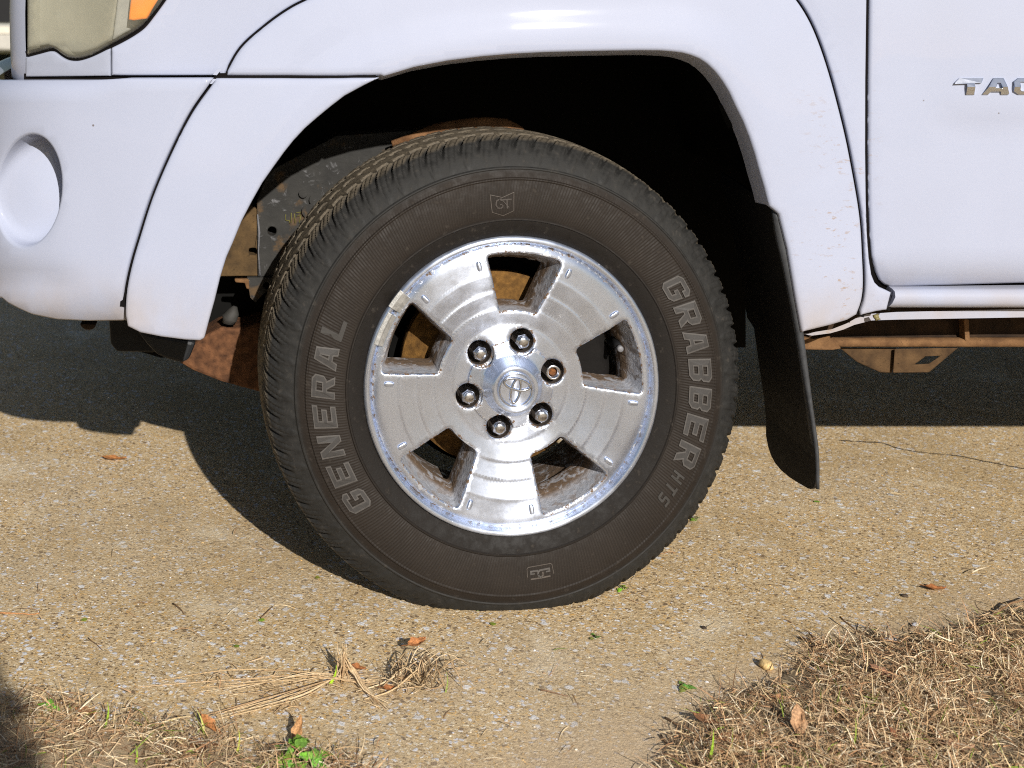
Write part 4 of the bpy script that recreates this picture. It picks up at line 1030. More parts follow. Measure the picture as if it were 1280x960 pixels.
cap = panel('centre_cap', capo, lambda u, v: np.stack((np.asarray(u, float)*WU, cap_y(np.hypot(u, v)), -np.asarray(v, float)*WU), -1), ALLOY, wheel, seg=3, er=1.2, flange=0.006, unit=WU, inner=np.concatenate(inn))
mb = MB(); et = R(-13)
def ell(cx, cy, a, b, w, n=40):
    pts = []
    for q in np.linspace(0, 2*np.pi, n, endpoint=False):
        x, y = cx + a*math.cos(q), cy + b*math.sin(q)
        X_, Y_ = x*math.cos(et) - y*math.sin(et), x*math.sin(et) + y*math.cos(et)
        pts.append((X_*WU, -.0116, Y_*WU))
    pts.append(pts[0]); mb.tube(pts, w*WU, 6, 0, False)
ell(0, 0, 20.2, 20.2, 0.9); ell(0, 7.2, 16.5, 6.8, 1.6); ell(0, -1.0, 5.6, 15.0, 1.5)
mb.build('cap_emblem', [CHROME], cap if False else wheel)

# --- lug nuts
def nut(ang_, open_=False):
    mb = MB(); x, z = 55.5*math.cos(R(ang_))*WU, 55.5*math.sin(R(ang_))*WU; rot = RNG.random()*6
    hexr = 9.4*WU
    def ring(r_, y, n=6, ph=0): return [(x + r_*math.cos(rot+ph+2*math.pi*i/n), y, z + r_*math.sin(rot+ph+2*math.pi*i/n)) for i in range(n)]
    lay = [ring(hexr*1.12, .048), ring(hexr, .044), ring(hexr, .0175), ring(hexr*0.90, .0158)]
    V = [q for l in lay for q in l]
    mb.add(V, [(i*6+j, i*6+(j+1) % 6, (i+1)*6+(j+1) % 6, (i+1)*6+j) for i in range(3) for j in range(6)])
    if not open_:
        L2 = [ring(r_*WU, y, 24) for r_, y in ((8.2,.0158),(7.0,.0148),(6.6,.0130),(5.6,.0118),(3.0,.0112),(0.2,.0110))]
        V = [q for l in L2 for q in l]
        mb.add([q for q in lay[3]], [tuple(range(6))])
        mb.add(V, [(i*24+j, i*24+(j+1) % 24, (i+1)*24+(j+1) % 24, (i+1)*24+j) for i in range(5) for j in range(24)], 0, True)
        return mb.build('lug_nut', [NUT], wheel)
    L2 = [ring(r_*WU, y, 24) for r_, y in ((9.0,.0158),(8.0,.0152),(6.4,.0156),(6.2,.028),(0.2,.028))]
    V = [q for l in L2 for q in l]
    mb.add(V, [(i*24+j, i*24+(j+1) % 24, (i+1)*24+(j+1) % 24, (i+1)*24+j) for i in range(4) for j in range(24)], 0, True)
    mb.tube([(x, .039, z), (x, .0220, z), (x, .0205, z)], [4.6*WU, 4.6*WU, 3.4*WU], 14, 1)
    o = mb.build('lug_nut', [NUT, mat_rust('stud_rust', (0.07,0.025,0.008), (0.22,0.085,0.025), 300)], wheel)
    return tag(o, 'open lug nut showing a rusty stud end')
for k, a in enumerate(LA): nut(a, k == 0)
# --- clip-on balance weights, valve stem, brake disc
WEIGHT = mat_simple('lead_weight', (0.34, 0.335, 0.32), 0.5, 0.5, 0.55, 120, 0.4, 0.001, True)
def weight(a0, a1, r0=170, r1=188):
    mb = MB(); sec = [(r1-1, .0065), (r1, .0035), (r1-5, .0018), (r0+6, .0040), (r0, .0075), (r0+1, .012)]
    n = 10; V = [(r_*WU*math.cos(R(t)), y, r_*WU*math.sin(R(t))) for t in np.linspace(a0, a1, n) for r_, y in sec]; m_ = len(sec)
    mb.add(V, [(i*m_+j, i*m_+j+1, (i+1)*m_+j+1, (i+1)*m_+j) for i in range(n-1) for j in range(m_-1)] + [tuple(range(m_)), tuple(range((n-1)*m_, n*m_))])
    return bevel(mb.build('wheel_weight', [WEIGHT], wheel, True), 0.0008)
weight(139.0, 146.6); weight(148.5, 162, 171, 184)
mb = MB(); va = R(15.0)
for (r_, y), rad in (((158, .062), 5.5),):
    mb.tube([(150*WU*math.cos(va), .075, 150*WU*math.sin(va)), (150*WU*math.cos(va), .050, 150*WU*math.sin(va)), (149*WU*math.cos(va), .040, 149*WU*math.sin(va))], [7*WU, 5.2*WU, 4.2*WU], 14, 0)
mb.tube([(149*WU*math.cos(va), .0400, 149*WU*math.sin(va)), (148.6*WU*math.cos(va), .030, 148.6*WU*math.sin(va)), (148.5*WU*math.cos(va), .0285, 148.5*WU*math.sin(va))], [4.2*WU, 4.0*WU, 3.0*WU], 12, 1)
mb.build('valve_stem', [PLASTIC, mat_simple('valve_cap', (0.16, 0.16, 0.17), 0.5, 0, 0.2)], wheel)
mb = MB(); mb.lathe([(0.045,.088),(0.090,.088),(0.093,.098),(0.096,.108),(0.1585,.108),(0.1590,.110),(0.1590,.128),(0.1580,.130),(0.09,.130)], 120, 0)
mb.lathe([(0.172,.150),(0.172,.160),(0.06,.165)], 64, 1)
mb.build('brake_disc', [RUSTROTOR, LINER], wheel)
mb = MB(); sec = []
for t in np.linspace(-38, 26, 14): sec.append([(r_*math.cos(R(t)), y, r_*math.sin(R(t))) for r_, y in ((0.118,.078),(0.166,.076),(0.184,.090),(0.186,.15),(0.118,.15),(0.112,.10))])
V = [q for s_ in sec for q in s_]
mb.add(V, [(i*6+j, i*6+(j+1) % 6, (i+1)*6+(j+1) % 6, (i+1)*6+j) for i in range(13) for j in range(6)] + [tuple(range(6)), tuple(range(78, 84))[::-1]], 0)
cal = bevel(mb.build('brake_caliper', [mat_simple('caliper_grime', (0.009, 0.008, 0.0075), 0.8, 0, 0.6, 60, 0.4, spec=0.1)], truck, True), 0.006, 3)
cal.location = WC; cal.rotation_euler = (0, 0, STEER)
# the other three wheels share these meshes
KIDS = [o for o in wheel.children]
for loc, rz in (((3.26, 0.02, 0.358), 0.0), ((0.003, W, 0.358), math.pi + STEER), ((3.26, W-0.02, 0.358), math.pi)):
    w2 = empty('wheel', loc, rz, truck)
    for o in KIDS:
        c = o.copy(); COL.objects.link(c); c.parent = w2
# ------------------------------------------------------------------ ground
def sheet(name, x0, x1, y0, y1, z, mat, n=2):
    xs, ys = np.linspace(x0, x1, n), np.linspace(y0, y1, n)
    V = [(x, y, z) for y in ys for x in xs]
    Fq = [(j*n+i, j*n+i+1, (j+1)*n+i+1, (j+1)*n+i) for j in range(n-1) for i in range(n-1)]
    return tag(link_mesh(name, V, Fq, mat, None, False), kind='structure')
sheet('ground', -150, 150, -150, 250, -0.03, LAWN)
# concrete drive: two slabs of one pour; the joint is far outside the frame
mb = MB(); mb.box((-9, -6, -0.14), (9, 8.5, 0.0)); tag(mb.build('driveway', [CONCRETE]), kind='structure')
# the crack behind the mud flap and one behind it in shade: narrow ragged grooves filled with dirt
CRACK = mat_simple('crack_dirt', (0.035, 0.024, 0.014), 0.95, 0, 0.4, 200)
def crack(path, w):
    pts = smooth_path([tuple(G(*q)[:2]) for q in path], 0.006); rg = np.random.default_rng(len(path))
    L, Rr_ = [], []
    for i, p in enumerate(pts):
        p = np.array(p); t = np.array(pts[min(i+1, len(pts)-1)]) - np.array(pts[max(i-1, 0)]); t /= np.linalg.norm(t); n = np.array((-t[1], t[0]))
        j = (rg.random()-0.5)*0.004; ww = w*(0.25 + 0.9*rg.random())
        L.append((*(p + n*(j+ww)), 0.0012)); Rr_.append((*(p + n*(j-ww)), 0.0012))
    k = len(pts); return tag(link_mesh('driveway_crack', L + Rr_, [(i, i+1, k+i+1, k+i) for i in range(k-1)], CRACK, None, False), kind='structure')
crack([(1048,551),(1085,553),(1105,555),(1128,562),(1160,567),(1195,570),(1230,577),(1262,583),(1300,590)], 0.0026)
crack([(1130,500),(1180,508),(1240,520),(1290,526)], 0.0014)

# verge: raised sandy soil with a ragged rim, near right and near left
def soil(name, px_poly, h, seed, mat=None):
    rg = np.random.default_rng(seed)
    poly = np.array([G(a, b)[:2] for a, b in px_poly]); poly = resample(poly, 0.02)
    t = np.roll(poly, -1, 0)-np.roll(poly, 1, 0); n = np.stack((-t[:, 1], t[:, 0]), 1); n /= np.linalg.norm(n, axis=1, keepdims=True)
    poly = poly + n*(rg.random((len(poly), 1))-0.5)*0.030
    lo, hi = poly.min(0), poly.max(0); g = 0.016
    gx, gy = np.meshgrid(np.arange(lo[0], hi[0], g), np.arange(lo[1], hi[1], g)); q = np.stack((gx.ravel(), gy.ravel()), 1) + (rg.random((gx.size, 2))-0.5)*g*.6
    q = q[inside(q, poly)]; q = q[dist_to(q, poly) > g*.5]
    allp = np.concatenate((poly, q)); m = len(poly)
    V, E, Fc, OV, _, _ = geometry.delaunay_2d_cdt([Vector(p) for p in allp], [(i, (i+1) % m) for i in range(m)], [], 0, 1e-6)
    V = np.array([tuple(v) for v in V]); tri = np.array([f for f in Fc if len(f) == 3]); tri = tri[inside(V[tri].mean(1), poly)]
    d = dist_to(V, poly); z = 0.002 + h*(1-np.exp(-d/0.06)) + (rg.random(len(V))-0.3)*0.006*(1-np.exp(-d/0.03))
    o = link_mesh(name, [(a, b, c) for (a, b), c in zip(V, z)], tri, mat or SOIL, None, True)
    tag(o, kind='structure'); return poly
VR = [(838,930),(862,902),(905,876),(948,858),(985,835),(1012,812),(1050,806),(1090,795),(1135,796),(1180,792),(1225,780),(1270,765),(1400,735),(1520,735),(1500,1130),(760,1130),(815,1010)]
VL = [(-260,880),(-120,868),(0,872),(60,872),(130,888),(200,905),(262,912),(322,918),(352,934),(400,940),(455,950),(500,985),(560,1060),(600,1250),(-400,1250)]
POLY_R = soil('verge_soil', VR, 0.010, 1, SHADED_THATCH); POLY_L = np.array([G(a, b)[:2] for a, b in VL])
soil('verge_soil', [(-260,905),(0,908),(60,905),(130,917),(200,930),(262,938),(330,948),(390,962),(455,985),(560,1060),(600,1250),(-400,1250)], 0.005, 2)

# dry clipped grass: thousands of thin bent blades
def blades(name, n, sampler, seed, L=(0.018, 0.055), wd=(0.0006, 0.0014), flat=0.75, green=0.05, zf=None):
    rg = np.random.default_rng(seed)
    p = sampler(n, rg); n = len(p)
    th_ = rg.random(n)*2*np.pi; Ln = rg.uniform(*L, n); w = rg.uniform(*wd, n)
    el = np.where(rg.random(n) < flat, rg.uniform(-0.02, 0.35, n), rg.uniform(0.4, 1.25, n))
    bend = rg.normal(0, 0.5, n); side = rg.normal(0, 0.55, n)
    segs = 4; V = np.zeros((n, (segs+1)*2, 3)); pos = np.column_stack((p[:, 0], p[:, 1], p[:, 2] + rg.random(n)**2*0.016)); h, e = th_.copy(), el.copy()
    roll = rg.uniform(-0.8, 0.8, n)
    for s in range(segs+1):
        ww = w*(1 - (s/segs)**2*0.85)
        sx = np.column_stack((-np.sin(h)*np.cos(roll), np.cos(h)*np.cos(roll), np.sin(roll)))
        V[:, s*2] = pos + sx*ww[:, None]; V[:, s*2+1] = pos - sx*ww[:, None]
        st = Ln/segs
        pos = pos + np.column_stack((np.cos(h)*np.cos(e), np.sin(h)*np.cos(e), np.sin(e)))*st[:, None]
        pos[:, 2] = np.maximum(pos[:, 2], 0.0015)
        h = h + side/segs; e = e - np.abs(bend)*1.1/segs
    kk = (segs+1)*2
    Fq = np.array([[s*2, s*2+1, s*2+3, s*2+2] for s in range(segs)])
    Fall = (np.arange(n)[:, None, None]*kk + Fq[None]).reshape(-1, 4)
    pal = np.array([(0.60,0.45,0.25),(0.70,0.54,0.33),(0.50,0.34,0.18),(0.30,0.18,0.09),(0.76,0.64,0.45),(0.20,0.11,0.055),(0.62,0.43,0.25),(0.40,0.22,0.11),(0.48,0.30,0.16)])
    col = pal[rg.integers(0, len(pal), n)]*rg.uniform(0.8, 1.15, (n, 1))
    g_ = rg.random(n) < green; col[g_] = np.array((0.20,0.26,0.035))*rg.uniform(0.6, 1.3, (g_.sum(), 1))
    C = np.concatenate((np.repeat(col, kk, 0), np.ones((n*kk, 1))), 1)
    me = bpy.data.meshes.new(name); V = V.reshape(-1, 3)
    me.vertices.add(len(V)); me.vertices.foreach_set('co', V.astype(np.float32).ravel())
    me.loops.add(Fall.size); me.loops.foreach_set('vertex_index', Fall.astype(np.int32).ravel())
    me.polygons.add(len(Fall)); me.polygons.foreach_set('loop_start', np.arange(len(Fall), dtype=np.int32)*4)
    at = me.attributes.new('col', 'FLOAT_COLOR', 'POINT'); at.data.foreach_set('color', C.astype(np.float32).ravel())
    me.materials.append(BLADE); me.update(calc_edges=True)
    o = bpy.data.objects.new(name, me); COL.objects.link(o); return tag(o, kind='stuff')
def poly_sampler(poly, lo, hi, edge=0.05, thin=None, h=0.008):
    def f(n, rg):
        out = []
        while sum(map(len, out)) < n:
            q = rg.uniform(lo, hi, (n, 2)); q = q[inside(q, poly)]
            d = dist_to(q, poly); keep = rg.random(len(q)) < np.clip(0.15 + d/edge, 0, 1)
            if thin: keep &= rg.random(len(q)) < thin(q)
            q = q[keep]; d = d[keep]; out.append(np.column_stack((q, h*(1-np.exp(-d/0.06)))))
        return np.concatenate(out)[:n]
    return f
def clump(q, s=9.0):
    return np.clip(0.55 + 0.5*np.sin(q[:, 0]*s*3.1+1.3*np.sin(q[:, 1]*s*2.3))*np.cos(q[:, 1]*s*2.7+1.1*np.sin(q[:, 0]*s*1.7)) , 0.22, 1)
lo, hi = POLY_R.min(0), POLY_R.max(0)
blades('dry_grass', 52000, poly_sampler(POLY_R, lo, hi, 0.10, clump), 11, (0.010, 0.042), (0.0003, 0.0009), flat=0.88, green=0.035)
blades('dry_grass', 12500, poly_sampler(POLY_L, np.maximum(POLY_L.min(0), (-1.05, -0.70)), np.minimum(POLY_L.max(0), (0.0, 0.2)), 0.05, lambda q: clump(q, 12)*0.8, 0.004), 12, (0.014, 0.050), (0.00035, 0.0008), flat=0.92, green=0.045)
def scatter(n, rg):
    q = rg.uniform((-1.0, -0.50), (0.95, 0.5), (n, 2)); return np.column_stack((q, np.zeros(n)))
blades('loose_straw', 260, scatter, 13, (0.010, 0.045), (0.0004, 0.0009), flat=1.0, green=0.03)

# loose grit and stone chips lying on the drive
def chips(name, n, box, seed, size, flatn=0.35):
    rg = np.random.default_rng(seed); q = rg.uniform(box[0], box[1], (n, 2))
    ico = bmesh.new(); bmesh.ops.create_icosphere(ico, subdivisions=1, radius=1.0); bv = np.array([v.co[:] for v in ico.verts]); bf = np.array([[v.index for v in f.verts] for f in ico.faces]); ico.free()
    s = size[0] + (size[1]-size[0])*rg.random(n)**3
    V = bv[None]*(1 + rg.normal(0, 0.22, (n, len(bv), 1)))*s[:, None, None]
    V[:, :, 0] *= rg.uniform(0.7, 1.5, (n, 1)); V[:, :, 2] *= rg.uniform(flatn*0.6, flatn*1.6, (n, 1))
    a = rg.random(n)*6.28; c, si = np.cos(a)[:, None], np.sin(a)[:, None]; x, y = V[:, :, 0].copy(), V[:, :, 1].copy(); V[:, :, 0] = x*c-y*si; V[:, :, 1] = x*si+y*c
    V[:, :, 0] += q[:, :1]; V[:, :, 1] += q[:, 1:]; V[:, :, 2] += (s*flatn*0.15)[:, None]
    pal = np.array([(0.56,0.56,0.60),(0.66,0.65,0.66),(0.55,0.38,0.18),(0.45,0.34,0.22),(0.62,0.54,0.42),(0.30,0.20,0.12),(0.68,0.42,0.16)])
    col = pal[rg.choice(len(pal), n, p=[.22,.16,.14,.17,.17,.08,.06])]*rg.uniform(0.8, 1.1, (n, 1)); m = len(bv)
    Fall = (np.arange(n)[:, None, None]*m + bf[None]).reshape(-1, 3)
    o = link_mesh(name, V.reshape(-1, 3), Fall, STONEM, None, True, None, {'col': np.concatenate((np.repeat(col, m, 0), np.ones((n*m, 1))), 1)})
    return tag(o, kind='stuff')
chips('loose_grit', 4200, ((-1.05, -0.50), (0.95, 0.75)), 21, (0.0005, 0.0026))

# ------------------------------------------------------------------ single things on the ground
def col_attr(nv, c): return {'col': np.tile(np.array((*c, 1.0)), (nv, 1))}
def leaf(pos, L, Wd, rz, curl, tilt, col, label, group='fallen brown leaves', name='fallen_leaf', lift=0.002, up=False):
    n, m = 12, 4; V = []
    rg = random.Random(int(L*1e6) + int(rz*100))
    for i in range(n+1):
        t = i/n; w = Wd*math.sin(math.pi*min(1, t**0.8*0.98+0.02))**0.8*(1 + 0.12*math.sin(t*17+rz))
        for j in range(-m, m+1):
            s = j/m; V.append(((t-0.5)*L, s*w/2, abs(s)**1.5*w*0.30*curl + L*0.22*curl*(2*t-1)**2 + 0.0012*math.sin(9*t+4*s) + rg.random()*0.0004))
    k = 2*m+1
    Fq = [(i*k+j, i*k+j+1, (i+1)*k+j+1, (i+1)*k+j) for i in range(n) for j in range(k-1)]
    Mx = Matrix.Rotation(rz, 3, 'Z') @ Matrix.Rotation(tilt, 3, 'Y')
    V = [Mx @ Vector(v) for v in V]; zmin = min(v.z for v in V)
    V = [(v.x, v.y, v.z - zmin) for v in V]
    me_o = link_mesh(name, V, Fq, LEAFM, None, True, None, col_attr(len(V), col)); me_o.location = (pos[0], pos[1], pos[2] + lift)
    # stalk
    b = Mx @ Vector((-0.5*L, 0, L*0.22*curl)); b.z -= zmin
    mb = MB(); e = Mx @ Vector((-0.5*L - 0.010, 0.003, L*0.22*curl + 0.001)); e.z = max(0.0008, e.z - zmin)
    mb.tube([b + (Mx @ Vector((L*0.3, 0, -L*0.12*curl)))*0.0, (b+e)/2, e], 0.0006, 5)
    st = link_mesh('leaf_stalk', mb.v, mb.f, LEAFM, me_o, True, None, col_attr(len(mb.v), tuple(c*0.6 for c in col)))
    return tag(me_o, label, 'leaf', group)
BR = (0.30, 0.115, 0.04); BR2 = (0.40, 0.20, 0.09); BR3 = (0.22, 0.10, 0.045)
leaf(G(143,575), 0.050, 0.022, 0.05, 0.35, 0.05, (0.36,0.15,0.05), 'rust brown leaf lying alone just below the shadow of the front bumper')
leaf(G(1170,738), 0.036, 0.018, 0.15, 0.45, 0.10, BR, 'reddish brown curled leaf alone on the bare concrete at right')
leaf(G(447,838), 0.024, 0.016, -0.1, 0.5, 0.1, BR, 'small brown leaf just right of the upright straw tuft')
leaf(G(522,824), 0.030, 0.022, 0.4, 0.6, -0.2, (0.42,0.17,0.06), 'orange brown leaf on top of the tangled straw pile', lift=0.022)
leaf(G(488,866), 0.026, 0.018, 0.6, 0.5, 0.2, BR, 'brown leaf tucked under the straw between tuft and tangled pile', lift=0.004)
leaf(G(107,893), 0.032, 0.016, -0.2, 0.4, 0.1, (0.33,0.16,0.07), 'narrow brown leaf in the sparse grass at lower left')
leaf(G(262,914), 0.034, 0.018, -0.5, 0.7, 0.5, (0.36,0.15,0.05), 'upright orange brown leaf left of the green weed')
leaf(G(373,925), 0.034, 0.015, 1.0, 0.5, -1.0, (0.42,0.22,0.09), 'pointed tan leaf standing upright just above the green weed')
leaf(G(255,938), 0.040, 0.020, 0.3, 0.4, 0.1, BR3, 'dark brown leaf flat in the dry grass left of the weed')
leaf(G(884,914), 0.038, 0.018, -0.6, 0.4, 0.1, BR3, 'dark curled leaf at the left tip of the right grass verge', lift=0.012)
leaf(G(915,938), 0.044, 0.022, 0.4, 0.3, 0.1, (0.40,0.19,0.09), 'broad russet leaf lying in grass at the lower left of the verge', lift=0.014)
leaf(G(998,925), 0.040, 0.020, 1.35, 0.5, -0.8, (0.40,0.23,0.12), 'large pale tan leaf propped upright in the right verge grass', lift=0.014)
leaf(G(1104,858), 0.040, 0.022, -0.5, 0.5, 0.3, (0.24,0.12,0.07), 'dull brown leaf deep in the middle of the right verge', lift=0.014)
leaf(G(1200,952), 0.046, 0.024, 0.3, 0.4, 0.2, (0.50,0.29,0.17), 'pinkish tan leaf at the bottom edge of the right verge', lift=0.016)
leaf(G(1130,942), 0.040, 0.020, -0.9, 0.4, 0.2, (0.28,0.12,0.06), 'dark red brown leaf near the bottom of the right verge', lift=0.016)
leaf(G(978,887), 0.026, 0.014, 0.2, 0.4, 0.1, (0.40,0.20,0.10), 'small tan leaf among straw left of the flat stone', lift=0.014)

def pebble(pos, r, flat, col, label, name='pebble', cat='stone', seed=1, sub=3):
    bm = bmesh.new(); bmesh.ops.create_icosphere(bm, subdivisions=sub, radius=1.0); rg = random.Random(seed)
    ph_ = [rg.random()*6 for _ in range(6)]
    for v in bm.verts:
        c = v.co.copy(); k = 1 + 0.10*math.sin(3*c.x+ph_[0])*math.cos(2.6*c.y+ph_[1]) + 0.07*math.sin(5*c.z+4*c.x+ph_[2]) + 0.03*math.sin(11*c.y+ph_[3])
        v.co = Vector((c.x*k*1.15, c.y*k*0.9, c.z*k*flat))*r
    me = bpy.data.meshes.new(name); bm.to_mesh(me); bm.free(); me.materials.append(STONEM)
    me.polygons.foreach_set('use_smooth', [True]*len(me.polygons))
    at = me.attributes.new('col', 'FLOAT_COLOR', 'POINT'); at.data.foreach_set('color', np.tile((*col, 1.0), len(me.vertices)).astype(np.float32))
    o = bpy.data.objects.new(name, me); COL.objects.link(o); o.location = (pos[0], pos[1], pos[2] + r*flat*0.85); o.rotation_euler = (0, 0, rg.random()*3)
    return tag(o, label, cat, 'stones at the edge of the verge')
pebble(G(958,836), 0.0095, 0.72, (0.60,0.42,0.19), 'round ochre pebble lying clear of the grass on bare sandy concrete', seed=2)
pebble(G(1033,825), 0.0062, 0.7, (0.56,0.44,0.28), 'small tan pebble at the tip of the brown twig', seed=3)
pebble(G(1020,823), 0.0062, 0.5, (0.33,0.32,0.31), 'grey pebble touching the small tan pebble at the verge edge', seed=4)
pebble(G(1015,840), 0.0062, 0.6, (0.58,0.57,0.60), 'pale grey white pebble just below the grey pebble', seed=5)
pebble(G(1056,852), 0.0105, 0.34, (0.54,0.42,0.24), 'flat elongated tan stone resting in the grass verge', seed=6)
pebble(G(981,862), 0.0062, 0.7, (0.50,0.33,0.14), 'small ochre pebble at the verge edge below the round one', seed=7)
pebble(G(1113,804), 0.0100, 0.4, (0.52,0.50,0.50), 'flat grey stone half in the grass at the top of the verge', seed=8)
pebble(G(1131,746), 0.0048, 0.5, (0.07,0.05,0.035), 'tiny black pebble left of the reddish leaf', seed=9, sub=2)
pebble(G(880,786), 0.0042, 0.5, (0.05,0.035,0.025), 'tiny black pebble on the concrete below the tyre', seed=10, sub=2)
pebble(G(1144,783), 0.0052, 0.6, (0.46,0.45,0.47), 'small grey pebble on sand above the verge', seed=11, sub=2)

def twig(path, w, label, col=(0.16, 0.095, 0.05), z=0.003, branch=(), group='twigs on the ground'):
    pts = [G(a, b) + np.array((0, 0, z + (q[0] if q else 0))) for a, b, *q in path]
    pts = smooth_path(pts, 0.008); k = len(pts); rg = random.Random(k)
    pts = [(p[0]+(rg.random()-.5)*0.0012, p[1]+(rg.random()-.5)*0.0012, p[2]+(rg.random()-.5)*0.0008) for p in pts]
    mb = MB(); mb.tube(pts, [w*(1-0.6*i/k) for i in range(k)], 6)
    for br in branch:
        bp = smooth_path([G(a, b) + np.array((0, 0, z + (q[0] if q else 0))) for a, b, *q in br], 0.008); mb.tube(bp, [w*0.6*(1-0.5*i/len(bp)) for i in range(len(bp))], 5)
    o = link_mesh('twig', mb.v, mb.f, LEAFM, None, True, None, col_attr(len(mb.v), col))
    return tag(o, label, 'twig', group)
twig([(1000,799),(1020,806),(1050,812),(1085,820,.006),(1120,828,.010)], 0.0018, 'dark forked twig sticking out of the verge past the pebbles', branch=([(1020,806),(1010,797,.006),(1003,796,.008)],))
twig([(1050,782,.010),(1064,792,.008),(1078,800,.006),(1100,806,.006),(1128,812,.008)], 0.0014, 'thin brown twig rising at the top left of the verge', branch=([(1078,800,.006),(1088,790,.012)],))
twig([(1245,772,.004),(1262,764,.008),(1290,757,.010)], 0.0022, 'brown stick at the right edge above the verge', (0.24,0.14,0.07))
twig([(976,868,.002),(973,852,.012),(978,838,.024)], 0.0010, 'thin curved twig standing up right of the round ochre pebble', (0.20,0.12,0.06))
twig([(831,900),(845,908),(853,917)], 0.0016, 'short dark twig at the left corner of the right verge')
twig([(826,922),(838,938),(850,952),(858,966)], 0.0018, 'long dark twig leaving the frame bottom beside the right verge')
twig([(326,775),(333,768),(341,760)], 0.0010, 'thin dark twig lying aslant on concrete below the tyre shadow')
twig([(216,757),(224,762),(230,769)], 0.0012, 'short bent dark twig on concrete at left of the shadow')
twig([(0,806),(6,802),(12,797)], 0.0011, 'dark twig at the left frame edge above the corner shadow')
twig([(0,768),(20,769),(45,770),(50,767)], 0.0014, 'long reddish straw stem flat at the left edge', (0.42,0.20,0.08))
twig([(675,865),(690,868),(710,873)], 0.0013, 'brown twig alone on concrete right of the straw pile', (0.20,0.12,0.07))
twig([(110,800),(118,806),(128,815)], 0.0008, 'hair thin dark twig between leaf litter and tyre shadow')
twig([(965,930,.012),(1010,947,.014),(1060,948,.014),(1110,952,.014),(1130,962,.012)], 0.0024, 'pale bare stick lying in grass along the bottom of the verge', (0.56,0.40,0.24))

# dry straw clump on the concrete: lying stems, an upright tuft, a tangled heap
def stems(name, paths, label, cat):
    mb = MB(); C = []
    for path, w, c in paths:
        pts = smooth_path([G(a, b) + np.array((0, 0, 0.002 + q)) for a, b, q in path], 0.010); k = len(pts); n0 = len(mb.v)
        mb.tube(pts, [w*(0.9 - 0.5*abs(2*i/k-0.6)) for i in range(k)], 5); C += [c]*(len(mb.v)-n0)
    o = link_mesh(name, mb.v, mb.f, BLADE, None, True, None, {'col': np.array([(*c, 1.0) for c in C])})
    return tag(o, label, cat)
rg = np.random.default_rng(5); ST = [(0.54,0.39,0.22),(0.46,0.32,0.17),(0.62,0.48,0.30),(0.36,0.23,0.12),(0.50,0.35,0.20)]
paths = []
for i in range(13):                                  # long stems combed to the left
    x0 = rg.uniform(165, 330); y0 = 856 + rg.uniform(-12, 18)*(0.35 + (x0-165)/220); dy = rg.uniform(-7, 9)
    paths.append(([(x0, y0, .001), ((x0+430)/2-20, (y0+852)/2+rg.uniform(-4, 7)+dy, rg.uniform(.002, .010)), (405+rg.uniform(-20, 15), 853+dy*.6, rg.uniform(.003, .012)), (455+rg.uniform(-35, 40), 853+rg.uniform(-10, 12), .006), (500+rg.uniform(-20, 40), 850+rg.uniform(-8, 10), .004)], rg.uniform(.0005, .0011), ST[i % 5]))
for i in range(9):                                  # stems running down to the left corner
    x0 = rg.uniform(255, 372); paths.append(([(x0, 905 - (x0-255)*.22 + rg.uniform(-9, 9), .001), (378+rg.uniform(-10, 10), 872+rg.uniform(-7, 7), rg.uniform(.003, .012)), (415, 858, .008), (440, 850, .008)], rg.uniform(.0006, .0012), ST[i % 5]))
for i in range(70):                                  # broken bits strewn about
    a0, b0 = rg.uniform(250, 500), 858 + rg.normal(0, 16); q = rg.uniform(0, 6.28); l = rg.uniform(6, 38)
    paths.append(([(a0, b0, .001), (a0+l*.5*math.cos(q)+rg.normal(0, 2), b0+l*.2*math.sin(q)+rg.normal(0, 1.2), rg.uniform(.001, .007)), (a0+l*math.cos(q), b0+l*.4*math.sin(q), .001)], rg.uniform(.0004, .0010), tuple(np.array(ST[i % 5])*rg.choice([1.0, .7, .4]))))
for i in range(26):                                  # upright tuft
    bx, by = 428 + rg.normal(0, 5), 852 + rg.normal(0, 2); tx = 428 + rg.normal(0, 4)
    h = rg.uniform(.022, .052); paths.append(([(bx, by, 0), ((bx+tx)/2+rg.normal(0, 2), by, h*.5), (tx, by, h)], rg.uniform(.0006, .0012), ST[i % 5]))
for i in range(10):                                  # stems falling away to the lower right
    paths.append(([(428+rg.normal(0, 4), 850, rg.uniform(.02, .036)), (440+rg.normal(0, 3), 856, .018), (455, 866+rg.normal(0, 2), .006), (rg.uniform(470, 487), rg.uniform(878, 892), .001)], rg.uniform(.0008, .0015), ST[i % 5]))
stems('straw_tuft', paths, 'pale straw clump with long stems combed left and one upright tuft', 'dry grass')
paths = []
for i in range(70):
    a0, b0 = rg.normal(520, 20), rg.normal(856, 9); a1, b1 = a0 + rg.normal(10, 26), b0 + rg.normal(-6, 11); hh = rg.uniform(.004, .034)
    paths.append(([(a0, b0, rg.uniform(0, .012)), ((a0+a1)/2+rg.normal(0, 5), (b0+b1)/2+rg.normal(0, 3), hh), (a1, b1, rg.uniform(0, .016))], rg.uniform(.0006, .0014), tuple(np.array(ST[i % 5])*rg.choice([1.0, 0.75, 0.45]))))
paths += [([(455,876,0),(490,870,.006),(520,856,.018),(552,838,.026),(556,852,.014)], .0015, ST[0]), ([(445,866,0),(480,862,.008),(520,848,.022),(550,832,.024)], .0014, ST[2])]
stems('straw_heap', paths, 'tangled heap of brown straw right of the upright straw tuft', 'dry grass')

